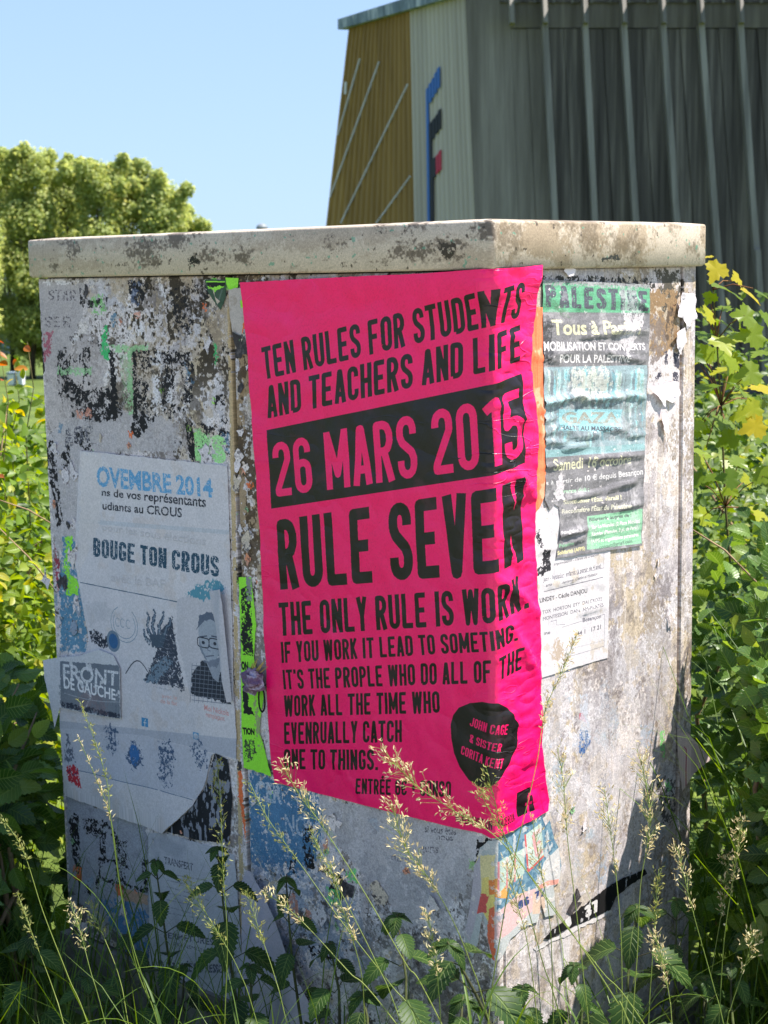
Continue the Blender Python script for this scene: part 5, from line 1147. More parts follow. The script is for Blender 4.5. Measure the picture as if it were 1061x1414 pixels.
# block behind the skins
p = [cb + Vector((.1, .5, -3)), Q(1700, 560, -.45) + Vector((0, 0, -3)), Q(1700, 560, -.45) + Vector((0, 18, -3)), W(470, 560) + Vector((1.2, .4, -3))]
t = [ct + Vector((.1, .5, -.2)), Q(1700, -62, -.45), Q(1700, -62, -.45) + Vector((0, 18, 0)), W(492, 40) + Vector((1.0, .3, -.2))]
m = MB(); m.hexa(p + t).build('hall_core', M_conc2, hall)

# ------------------------------------------------------------------ leaves
def leaf_tpl(n=8, w=.36, serr=0.0, fold=.18, droop=.12, m=2, tipk=.75, shape=1.0, cup=0.0):
    """blade along +Y, unit length, returns verts, faces, uv"""
    V, Fc, UV = [], [], []
    cols = [-1, -.5, 0, .5, 1] if m == 2 else [-1, 0, 1]
    for j in range(n + 1):
        t = j / n; ww = w * (math.sin(math.pi * min(1, t ** shape)) ** tipk) * (1 - .18 * t) + .004
        for c in cols:
            k = ww
            if abs(c) == 1 and serr: k = ww * (1 + (serr if j % 2 else -serr * .6)); yy = t - (.6 / n if j % 2 == 0 else -.2 / n) * serr * 2
            else: yy = t
            V.append(Vector((c * k, yy, abs(c) * fold * ww * 2 - droop * t * t - cup * abs(c) ** 2 * ww))); UV.append((c, t))
    q = len(cols)
    for j in range(n):
        for i in range(q - 1): Fc.append((j * q + i, j * q + i + 1, (j + 1) * q + i + 1, (j + 1) * q + i))
    return V, Fc, UV
def maple_tpl():
    half = [(.05, .02), (.22, -.10), (.30, .06), (.46, .10), (.44, .22), (.56, .34), (.42, .40), (.40, .52), (.22, .50), (.27, .70), (.14, .74), (.10, .90), (0, 1.02)]
    R = half; Lh = [(-x, y) for x, y in half[:-1]][::-1]
    ring = [(0, 0)] + R + Lh; c = (0, .32)
    V = [Vector((c[0], c[1], .0))] + [Vector((x, y, -.16 * (x * x + (y - .3) ** 2) + .05 * abs(math.sin(6 * x + 4 * y)))) for x, y in ring]
    Fc = [(0, i + 1, (i + 1) % len(ring) + 1) for i in range(len(ring))]
    return V, Fc, [(v.x * 2, v.y) for v in V]
def tpl_mesh(name, T, mat):
    me = mesh(name, T[0], T[1], True); set_uv(me, lambda i: T[2][i]); me.materials.append(mat); return me
def basis(n, d, s):
    """leaf matrix: normal n, length axis d, size s"""
    n = n.normalized(); d = (d - n * d.dot(n)).normalized(); x = d.cross(n)
    return Matrix(((x.x * s, d.x * s, n.x * s), (x.y * s, d.y * s, n.y * s), (x.z * s, d.z * s, n.z * s)))
def mass(name, T, places, mat, parent=None, kind='stuff'):
    """many small leaves as one mesh: places = list of (Matrix3, Vector, var)"""
    tv = np.array([tuple(v) for v in T[0]]); nv = len(tv); N = len(places)
    Ms = np.array([np.array(p[0]) for p in places]); Ps = np.array([tuple(p[1]) for p in places]); va = np.array([p[2] for p in places])
    V = (np.einsum('nij,vj->nvi', Ms, tv) + Ps[:, None]).reshape(-1, 3)
    tot = [len(f) for f in T[1]]; flat = np.array([i for f in T[1] for i in f])
    L = (flat[None] + (np.arange(N) * nv)[:, None]).ravel()
    st = np.cumsum([0] + tot[:-1]); ST = (st[None] + (np.arange(N) * len(flat))[:, None]).ravel(); TT = np.tile(tot, N)
    me = bpy.data.meshes.new(name); me.vertices.add(len(V)); me.vertices.foreach_set('co', V.ravel())
    me.loops.add(len(L)); me.loops.foreach_set('vertex_index', L.astype(np.int32)); me.polygons.add(len(ST)); me.polygons.foreach_set('loop_start', ST.astype(np.int32)); me.polygons.foreach_set('loop_total', TT.astype(np.int32))
    me.polygons.foreach_set('use_smooth', [True] * len(ST)); me.update(calc_edges=True)
    a = me.attributes.new('var', 'FLOAT', 'POINT'); a.data.foreach_set('value', np.repeat(va, nv).astype(np.float32))
    uv = me.uv_layers.new(name='UVMap'); u0 = np.array(T[2], np.float32)[flat]; uv.data.foreach_set('uv', np.tile(u0, (N, 1)).ravel())
    o = link(name, me, mat, parent)
    if kind: o['kind'] = kind
    return o
def project(v):
    d = np.array(v) - CAM; z = d @ cF
    return (530.5 + FPX * (d @ cR) / z, 707 - FPX * (d @ cU) / z, z) if z > .1 else (-9999, 0, z)
LM_nettle = leafmat('nettle_leaf', (36, 58, 26), (58, 86, 36), trans=.35, spec=.22)
LM_bram = leafmat('bramble_leaf', (40, 72, 28), (96, 128, 54), yellow=(120, 140, 60), trans=.4, rough=.38)
LM_hedge = leafmat('small_hedge_leaf', (44, 70, 26), (100, 124, 46), yellow=(140, 146, 66), trans=.42, veins=False)
LM_yel = leafmat('fresh_shrub_leaf', (70, 96, 24), (128, 150, 40), yellow=(176, 170, 60), trans=.5)
LM_yelm = leafmat('fresh_shrub_leaf_small', (56, 84, 26), (116, 142, 46), yellow=(164, 166, 66), trans=.5, veins=False)
LM_red = leafmat('young_red_leaf', (150, 78, 40), (190, 130, 50), trans=.5, veins=False)
LM_maple = leafmat('maple_leaf', (84, 112, 30), (138, 156, 44), yellow=(172, 172, 50), trans=.55, rough=.35, veins=False)
LM_mapyel = leafmat('yellow_maple_leaf', (178, 164, 30), (196, 178, 40), trans=.5, veins=False)
M_stem = noisemat('green_brown_stem', (72, 74, 36), (112, 100, 60), scale=30)
M_bark = noisemat('dark_bark', (44, 36, 28), (80, 68, 54), scale=8, stretch=(3, 3, .6), bump=.8)
M_twig = noisemat('dry_bramble_cane', (120, 96, 72), (160, 136, 104), scale=20)
M_redst = noisemat('red_maple_twig', (104, 60, 42), (124, 90, 52), scale=20)
M_nst = noisemat('nettle_stem', (48, 44, 30), (70, 80, 38), scale=20)
T_ov = [leaf_tpl(8, .30, .0, .2, .12 + .1 * i, 2) for i in range(3)]
T_small = leaf_tpl(4, .34, 0, .2, .15, 1)
T_bram = [leaf_tpl(14, .36, .13, .16, .10 + .12 * i, 2, .62, .85) for i in range(3)]
T_net = [leaf_tpl(20, .34, .16, .14, .22 + .25 * i, 2, .7, .78, .1) for i in range(3)]
T_map = maple_tpl()
def rdir(r, up=.5):
    v = Vector((r.gauss(0, 1), r.gauss(0, 1), r.gauss(0, 1) + up)); return v.normalized()
def shrub(name, label, cat, base, vols, N, size, T_part, part_mat, T_mass, mass_mat, seed, group=None, nparts=290, stems=10, stem_mat=None, up=.9, toward=(.25, -.45), xlim=None, region=None, red=0):
    """dense shrub: ellipsoid volumes filled with leaves; those showing largest are leaf objects"""
    r = random.Random(seed); root = empty(name, base); tag(root, label, cat, group)
    allp = []; wts = [v[3] * v[4] * v[5] for v in vols]
    for i in range(N):
        v = r.choices(vols, wts)[0]
        d = Vector((r.gauss(0, 1), r.gauss(0, 1), r.gauss(0, 1))).normalized(); rad = r.random() ** .42
        p = Vector((v[0] + d.x * v[3] * rad, v[1] + d.y * v[4] * rad, v[2] + d.z * v[5] * rad))
        p += Vector((mnoise.noise(p * 3.2), mnoise.noise(p * 3.2 + Vector((5, 5, 5))), mnoise.noise(p * 3.2 + Vector((9, 1, 4))))) * .16
        if p.z < .02: p.z = r.uniform(.02, .3)
        if region and not region(p): continue
        q = p - Vector(CC); ul, ur = q.dot(Vector(DL)), q.dot(Vector(DR))
        if -.03 < ul < CW + .02 and -.03 < ur < CD + .02: continue
        if ul > CW - .2 and ur < -.02 and ul < CW + .0: continue
        n = (rdir(r, up) + Vector((toward[0], toward[1], 0)) * .8).normalized()
        dd = (d + Vector((r.gauss(0, .6), r.gauss(0, .6), -.35))).normalized()
        s = r.uniform(*size); allp.append((p, n, dd, s))
    scored = []
    for i, (p, n, dd, s) in enumerate(allp):
        x, y, z = project(p)
        if -15 < x < 1075 and 0 < y < 1430 and not (68 < x < 948 and y > 330): scored.append((s / z * (1 + .6 * max(0, -n.y)) - .012 * (z - 2.4), i))
    scored.sort(reverse=True); pick = set(i for _, i in scored[:nparts])
    mes = [tpl_mesh('leaf', T, part_mat) for T in T_part]; redm = tpl_mesh('leaf', T_part[0], LM_red) if red else None
    for i in pick:
        p, n, dd, s = allp[i]; isr = red and p.z > red and r.random() < .4
        o = bpy.data.objects.new('leaf', redm if isr else mes[r.randrange(len(mes))]); COL.objects.link(o); o.parent = root
        o.matrix_basis = Matrix.Translation(p - Vector(base)) @ basis(n, dd, s).to_4x4()
    mass('foliage', T_mass, [(basis(n, dd, s * 1.05), p, r.random()) for i, (p, n, dd, s) in enumerate(allp) if i not in pick], mass_mat, root)
    for k in range(stems):
        v = vols[k % len(vols)]; a = Vector((v[0] + r.uniform(-.5, .5) * v[3], v[1] + r.uniform(-.4, .4) * v[4], ground_z(v[0], v[1])))
        b = Vector((v[0] + r.uniform(-.9, .9) * v[3], v[1] + r.uniform(-.9, .7) * v[4], v[2] + r.uniform(.2, .95) * v[5])); c = (a + b) / 2 + Vector((r.uniform(-.1, .1), r.uniform(-.1, .1), .12))
        if region and not region(b): continue
        MB().tube([a, a.lerp(c, .6), c, c.lerp(b, .6), b], [.007, .006, .005, .0035, .0015], 5).build('cane', stem_mat or M_twig, root, True)
    return root
def right_ok(p): return p.x > .53 + max(0, min(.1, 2.75 - p.y)) + .02 * math.sin(p.z * 30)
shrub('bramble_bush', 'bramble with large serrated leaves pressing on the cabinet\'s right rear edge', 'bramble', (1.0, 3.0, 0), [(.90, 3.05, .35, .42, .42, .42), (1.15, 3.0, .62, .40, .40, .30), (.95, 2.75, .2, .40, .35, .32), (1.35, 2.6, .35, .4, .4, .5), (.78, 3.2, .5, .2, .3, .45), (.82, 2.68, .48, .19, .15, .47), (.82, 2.48, .48, .19, .16, .46), (.84, 2.3, .44, .2, .14, .42)], 6200, (.028, .056), T_bram, LM_bram, leaf_tpl(7, .36, .1, .16, .15, 1), LM_bram, 21, group='brambles beside the cabinet', stems=16, region=right_ok)
shrub('bramble_bush', 'bramble clump at the right margin throwing its shade on the side face', 'bramble', (.74, 2.5, 0), [(.70, 2.68, .5, .10, .13, .50), (.69, 2.54, .47, .09, .13, .47), (.70, 2.40, .46, .10, .12, .44), (.72, 2.26, .44, .10, .1, .40), (.78, 2.6, .4, .12, .3, .4), (.68, 2.62, .72, .07, .12, .24)], 2600, (.036, .06), T_bram, LM_bram, leaf_tpl(7, .36, .1, .16, .15, 1), LM_bram, 61, group='brambles beside the cabinet', nparts=60, stems=8, region=lambda p: p.x > .585)
shrub('bramble_bush', 'unseen bramble added left of the view to darken the left door', 'bramble', (-1.0, 2.3, 0), [(-.98, 2.35, .38, .30, .35, .42), (-1.2, 2.0, .35, .4, .4, .45), (-1.1, 2.75, .4, .35, .25, .45)], 1900, (.036, .06), T_bram, LM_bram, leaf_tpl(7, .36, .1, .16, .15, 1), LM_bram, 62, group='brambles beside the cabinet', nparts=40, stems=6, region=lambda p: p.x < -.24 * p.y - .07 - .03 * math.sin(p.z * 25))  # unseen clump added to block sky light low on the left door
shrub('hedge_shrub', 'dense small-leaved shrub behind the bramble, right of the cabinet', 'shrub', (1.5, 4.3, 0), [(1.15, 4.0, .55, .55, .5, .55), (1.9, 4.4, .6, .7, .6, .62), (1.3, 4.7, .7, .7, .5, .55)], 9000, (.018, .034), [leaf_tpl(5, .32, 0, .2, .15, 1)], LM_hedge, T_small, LM_hedge, 22, stems=8, region=lambda p: p.x > .62)
shrub('hedge_shrub', 'darker shrub farthest right, close in front of the concrete hall', 'shrub', (1.6, 6.0, 0), [(1.5, 5.9, .6, 1.0, .6, .75), (2.8, 6.2, .7, .9, .7, .8)], 6000, (.03, .05), [leaf_tpl(5, .32, 0, .2, .15, 1)], LM_hedge, T_small, LM_hedge, 23, nparts=60, stems=4, region=lambda p: p.x > .85)
def left_ok(p): return p.x < -.60 - max(0, 3.0 - p.y) * .15
shrub('bramble_bush', 'shaded bramble at the cabinet\'s left rear edge, lower left corner', 'bramble', (-1.0, 3.1, 0), [(-.98, 3.15, .4, .34, .35, .42), (-1.25, 3.0, .35, .35, .4, .45), (-.95, 2.85, .1, .3, .3, .4), (-.82, 3.05, .35, .2, .25, .42)], 3600, (.038, .066), T_bram, LM_bram, leaf_tpl(7, .36, .1, .16, .15, 1), LM_bram, 24, group='brambles beside the cabinet', nparts=200, stems=12, region=left_ok)
shrub('fresh_shrub', 'sunlit yellow-green shrub with red tips, left of the cabinet', 'shrub', (-1.5, 4.6, 0), [(-1.15, 4.1, .45, .5, .5, .50), (-1.45, 4.9, .58, .7, .7, .56), (-1.7, 5.8, .5, .8, .7, .5), (-1.1, 3.7, .35, .4, .35, .4), (-.95, 3.7, .5, .28, .3, .48), (-1.05, 4.3, .55, .35, .4, .5)], 13000, (.026, .05), T_ov, LM_yel, T_small, LM_yelm, 25, stems=10, toward=(.6, -.3), region=lambda p: p.x < -.66, red=.95)
# sprigs rising out of it
r = random.Random(5); root = empty('sprig_clump', (-1.3, 4.6, 0)); tag(root, 'thin upright sprigs with orange-red young leaves above the left shrub', 'shrub')
mg, mr, my = tpl_mesh('leaf', T_ov[0], LM_yel), tpl_mesh('leaf', T_ov[1], LM_red), tpl_mesh('leaf', T_ov[2], LM_mapyel)
for (bx, by, tx, ty, Y) in [(5, 640, -2, 470, 4.4), (36, 600, 38, 472, 4.6), (16, 600, 20, 505, 5.0)]:
    a, b = atY(bx, by, Y), atY(tx, ty, Y); c = a.lerp(b, .5) + Vector((.02, 0, 0)); MB().tube([Vector((a.x, a.y, 0)), a, c, b], [.002, .0018, .0014, .0008], 5).build('twig', M_stem, root, True)
    for k in range(11):
        t = k / 10; p = a.lerp(b, t) + Vector((r.gauss(0, .012), r.gauss(0, .012), 0)); o = bpy.data.objects.new('leaf', mr if (t > .6 and r.random() < .55) else (my if r.random() < .25 else mg)); COL.objects.link(o); o.parent = root
        o.matrix_basis = Matrix.Translation(p - Vector(root.location)) @ basis(rdir(r, 1), Vector((r.gauss(0, 1), r.gauss(0, .6), .5)), r.uniform(.025, .042)).to_4x4()
# maple sapling
r = random.Random(9); root = empty('maple_sapling', (.86, 3.5, 0)); tag(root, 'young maple with yellow-green lobed leaves rising behind the cabinet\'s right edge', 'tree')
mm, mmy = tpl_mesh('leaf', T_map, LM_maple), tpl_mesh('leaf', T_map, LM_mapyel)
ml = [(984, 360, 14, 3.5, 1), (988, 376, 30, 3.45, 1), (993, 392, 30, 3.5, 0), (1012, 388, 22, 3.6, 1), (1040, 398, 32, 3.5, 1), (1010, 412, 30, 3.55, 0), (1050, 408, 22, 3.6, 0), (972, 438, 30, 3.45, 0), (998, 424, 26, 3.6, 0), (1028, 436, 34, 3.4, 0), (1000, 452, 30, 3.5, 0), (1038, 462, 38, 3.4, 0),
      (1018, 470, 30, 3.6, 0), (972, 466, 28, 3.5, 0), (992, 482, 36, 3.4, 0), (1012, 500, 26, 3.6, 0), (1050, 484, 30, 3.5, 0), (968, 505, 26, 3.45, 0), (1002, 520, 32, 3.45, 0), (1034, 516, 34, 3.4, 0), (974, 545, 32, 3.5, 0), (1016, 552, 34, 3.45, 0), (1048, 548, 36, 3.35, 1),
      (988, 575, 30, 3.5, 0), (1040, 590, 34, 3.4, 1), (1004, 608, 30, 3.5, 0), (968, 590, 26, 3.5, 0), (1024, 574, 28, 3.5, 0), (1058, 610, 34, 3.45, 0), (972, 632, 28, 3.5, 0), (1020, 640, 30, 3.5, 0), (980, 412, 20, 3.5, 0), (1058, 440, 26, 3.6, 0)]
r2 = random.Random(77)
ml += [(r2.uniform(955, 1062), r2.uniform(470, 720), r2.uniform(20, 32), r2.uniform(3.4, 3.8), 0) for _ in range(34)]
stemp = [Vector((.86, 3.62, 0)), atY(1002, 700, 3.6), atY(996, 560, 3.6), atY(990, 470, 3.55), atY(985, 400, 3.55), atY(984, 366, 3.52)]
MB().tube(stemp, [.0045, .0028, .0022, .0018, .0014, .0008], 6).build('trunk', M_stem, root, True)
for x, y, s, Y, yl in ml:
    p = atY(x, y, Y); k = min(range(1, 6), key=lambda i: abs(stemp[i].z - p.z + .04)); a = stemp[k]
    if r.random() < .5 and (p - a).length > .02: MB().tube([a, a.lerp(p, .5) + Vector((0, 0, .01)), p], [.0018, .0014, .001], 4).build('twig', M_redst, root, True)
    o = bpy.data.objects.new('leaf', mmy if yl else mm); COL.objects.link(o); o.parent = root; sz = s * Y / FPX * 1.15
    n = (Vector((.25, -.55, .75)) + rdir(r, 0) * .55).normalized(); d = Vector((r.uniform(-1, 1), r.uniform(-.5, .2), r.uniform(-.9, .1)))
    o.matrix_basis = Matrix.Translation(p - d.normalized() * sz * .4 - Vector(root.location)) @ basis(n, d, sz).to_4x4()

# ------------------------------------------------------------------ nettles
net_mes = [tpl_mesh('leaf', T, LM_nettle) for T in T_net]
def nettle(top, bot, Y0, Y1, label, seed, nodes=6, smax=.062, sp=.045):
    r = random.Random(seed); b, t = atY(bot[0], bot[1], Y0), atY(top[0], top[1], Y1); d = (b - t).normalized(); g = b + d * (b.z / max(.2, -d.z)) if d.z < -.2 else Vector((b.x, b.y, 0))
    g.x = b.x + (g.x - b.x) * .4; g.y = b.y + (g.y - b.y) * .4; g.z = 0
    root = empty('nettle', g); tag(root, label, 'nettle', 'nettles in front of the cabinet')
    c = b.lerp(t, .5) + Vector((r.uniform(-.008, .008), 0, 0)); MB().tube([g, b, c, t], [.003, .0026, .0022, .0012], 5).build('stem', M_nst, root, True)
    a0 = r.uniform(0, 6.28)
    for k in range(nodes):
        p = t + (b - t).normalized() * (.004 + sp * k * (.6 + .1 * k)); 
        if p.z < .1: break
        s = smax * min(1, .42 + .2 * k) * r.uniform(.85, 1.1); az = a0 + k * 1.57
        for q in (0, math.pi):
            for rep in range(2 if k == 0 else 1):
                h = Vector((math.cos(az + q + rep), math.sin(az + q + rep), 0)); pet = p + h * .35 * s + Vector((0, 0, .012)); dr = -.15 - .16 * k + r.uniform(-.2, .2)
                if k: MB().tube([p, pet], [.0009, .0007], 4).build('petiole', M_nst, root)
                o = bpy.data.objects.new('leaf', net_mes[r.randrange(3)]); COL.objects.link(o); o.parent = root
                o.matrix_basis = Matrix.Translation((pet if k else p) - g) @ basis(Vector((0, -.25, 1)) + h * .25, h + Vector((0, 0, dr)), s).to_4x4()
    return root
for i, (tp, bt, Ya, Yb, lab) in enumerate([((214, 1186), (250, 1440), 2.56, 2.62, 'slim nettle before the white notice, left of its neighbour'), ((300, 1168), (336, 1440), 2.46, 2.52, 'nettle with its top against the black bill remnant'),
        ((548, 1262), (560, 1440), 2.20, 2.3, 'dark nettle below the middle of the pink poster'), ((618, 1300), (690, 1440), 2.0, 2.02, 'sunlit nettle with large leaves at the front corner'), ((455, 1300), (470, 1440), 2.28, 2.35, 'low nettle beside the hanging pale sheet'),
        ((880, 1250), (868, 1440), 2.22, 2.3, 'nettle with a large dark leaf in front of the black sliver'), ((792, 1330), (800, 1450), 2.1, 2.12, 'short bright nettle below the black sliver'), ((255, 1330), (262, 1440), 2.5, 2.55, 'lowest nettle in the left corner shade'), ((935, 1240), (930, 1440), 2.35, 2.42, 'nettle by the bottom of the rear flange'),
        ((395, 1210), (420, 1440), 2.38, 2.44, 'nettle with small leaves over the scraped blue bill'), ((1010, 1330), (1016, 1450), 2.2, 2.3, 'nettle at the bottom right corner'), ((722, 1360), (728, 1450), 2.1, 2.13, 'half-hidden nettle right of the front corner')] + [((x, y), (x + 8, 1440), Y, Y + .05, l) for x, y, Y, l in [(40, 1290, 2.35, 'dark nettle in the left corner, nearest the photo edge'), (120, 1345, 2.3, 'low dark nettle between the corner and the plinth'), (175, 1290, 2.5, 'dark nettle before the orange scraps'), (345, 1330, 2.3, 'dark nettle at the foot of the door seam'), (640, 1375, 2.05, 'broad pale nettle low before the front corner'), (975, 1350, 2.25, 'leafy nettle before the right bramble'), (500, 1370, 2.2, 'low nettle at the bottom middle of the photo')]]):
    nettle(tp, bt, Ya, Yb, lab, 50 + i, nodes=([7, 7, 5, 4, 4, 5, 3, 4, 5, 6, 4, 3] + [4] * 9)[i], smax=[.056, .06, .07, .082, .06, .085, .06, .055, .06, .05, .06, .07, .07, .065, .06, .06, .08, .07, .07][i])

# ------------------------------------------------------------------ tall grasses
def grassmat(name, c1, c2, trans=.35): return leafmat(name, c1, c2, trans=trans, veins=False, rough=.5)
G_stem = grassmat('grass_culm', (96, 116, 44), (134, 146, 70), .2); G_blade = grassmat('grass_blade', (56, 84, 26), (96, 122, 40), .4); G_head = grassmat('straw_spikelet', (176, 164, 112), (214, 204, 164), .35); G_headg = grassmat('green_spikelet', (120, 128, 66), (160, 160, 96), .35)
T_spk = leaf_tpl(3, .13, 0, .5, .05, 1)
def curve(pts, n=10):
    out = []
    P_ = [pts[0]] + list(pts) + [pts[-1]]
    for i in range(1, len(P_) - 2):
        for k in range(n if i < len(P_) - 3 else n + 1):
            t = k / n; a, b, c, d = P_[i - 1:i + 3]
            out.append(.5 * ((2 * b) + (c - a) * t + (2 * a - 5 * b + 4 * c - d) * t * t + (3 * b - a - 3 * c + d) * t ** 3))
    return out
def blade(root, p, d, L, w, r, mat=G_blade, name='blade'):
    V, Fc = [], []; n = 9; d = d.normalized(); side = d.cross(Vector((0, 0, 1))); side = side.normalized() if side.length > .01 else Vector((1, 0, 0)); q = Vector(p); dirn = Vector((d.x * .35, d.y * .35, 1)).normalized() if d.z > -.5 else d
    bend = r.uniform(.9, 2.0)
    for i in range(n + 1):
        t = i / n; ww = w * (1 - t) ** .7 * min(1, .4 + 3 * t); V += [q - side * ww / 2, q + Vector((0, 0, -ww * .25)), q + side * ww / 2]
        dirn = (dirn + (Vector((d.x, d.y, 0)) * .35 - Vector((0, 0, .28))) * bend * t * .5).normalized(); q = q + dirn * L / n
    for i in range(n):
        for k in range(2): Fc.append((3 * i + k, 3 * i + k + 1, 3 * i + 3 + k + 1, 3 * i + 3 + k))
    me = mesh(name, V, Fc, True); return link(name, me, mat, root)
def stalk(px, Yt, Yb_, label, seed, head=.3, dens=60, spread=.018, spk=.008, green=False, thick=.0009, nod=.0, blades=1):
    """px: photograph polyline tip -> foot; head: share of the length that carries spikelets"""
    r = random.Random(seed); n = len(px); pts = [atY(x, y, Yt + (Yb_ - Yt) * (i / (n - 1))) for i, (x, y) in enumerate(px)]
    d = (pts[-1] - pts[-2]).normalized(); last = pts[-1]; 
    kz_ = last.z / max(.5, -d.z); foot = Vector((last.x + d.x * kz_ * .8, last.y + max(-.12, min(.1, d.y * kz_)), 0)); pts.append(foot)
    C_ = curve(pts, 8); L_ = [0.0]
    for a, b in zip(C_[:-1], C_[1:]): L_.append(L_[-1] + (b - a).length)
    root = empty('tall_grass_stalk', foot); tag(root, label, 'grass', 'tall flowering grasses before the cabinet')
    MB().tube(C_, [thick * (.45 + .55 * min(1, l / (L_[-1] * .5))) for l in L_], 5).build('stem', G_stem, root, True)
    px_len = sum((pts[i + 1] - pts[i]).length for i in range(n - 1)); hl = px_len * head; pl = []; br = MB()
    def at(l):
        for i in range(len(L_) - 1):
            if L_[i + 1] >= l: return C_[i].lerp(C_[i + 1], (l - L_[i]) / (L_[i + 1] - L_[i] + 1e-9)), (C_[i] - C_[i + 1]).normalized()
        return C_[-1], Vector((0, 0, 1))
    for k in range(dens):
        l = hl * (r.random() ** .9); p, t = at(l); prof = math.sin(math.pi * min(1, (l / hl) * .8 + .12)); 
        sd = rdir(r, 0); sd = (sd - t * sd.dot(t)).normalized(); e = p + (sd * .8 + t * 1.1).normalized() * spread * prof * r.uniform(.4, 1.3) + Vector((0, 0, -nod * r.random()))
        br.tube([p, e], [.00028, .0002], 3, False)
        for j in range(r.choice((1, 2, 2, 3))):
            dd = (t * .9 + sd * .55 + rdir(r, -.2) * .55).normalized(); pl.append((basis(rdir(r, .3), dd, spk * r.uniform(.75, 1.25)), e + rdir(r, 0) * .002, r.random()))
    br.build('branchlets', G_stem, root); root_h = mass('seed_head', T_spk, pl, G_headg if green else G_head, root)
    for k in range(blades):
        p, t = at(L_[-1] * r.uniform(.45, .8)); a = r.uniform(0, 6.28); blade(root, p, Vector((math.cos(a), math.sin(a) * .6, 0)), r.uniform(.14, .26), r.uniform(.004, .007), r)
    return root
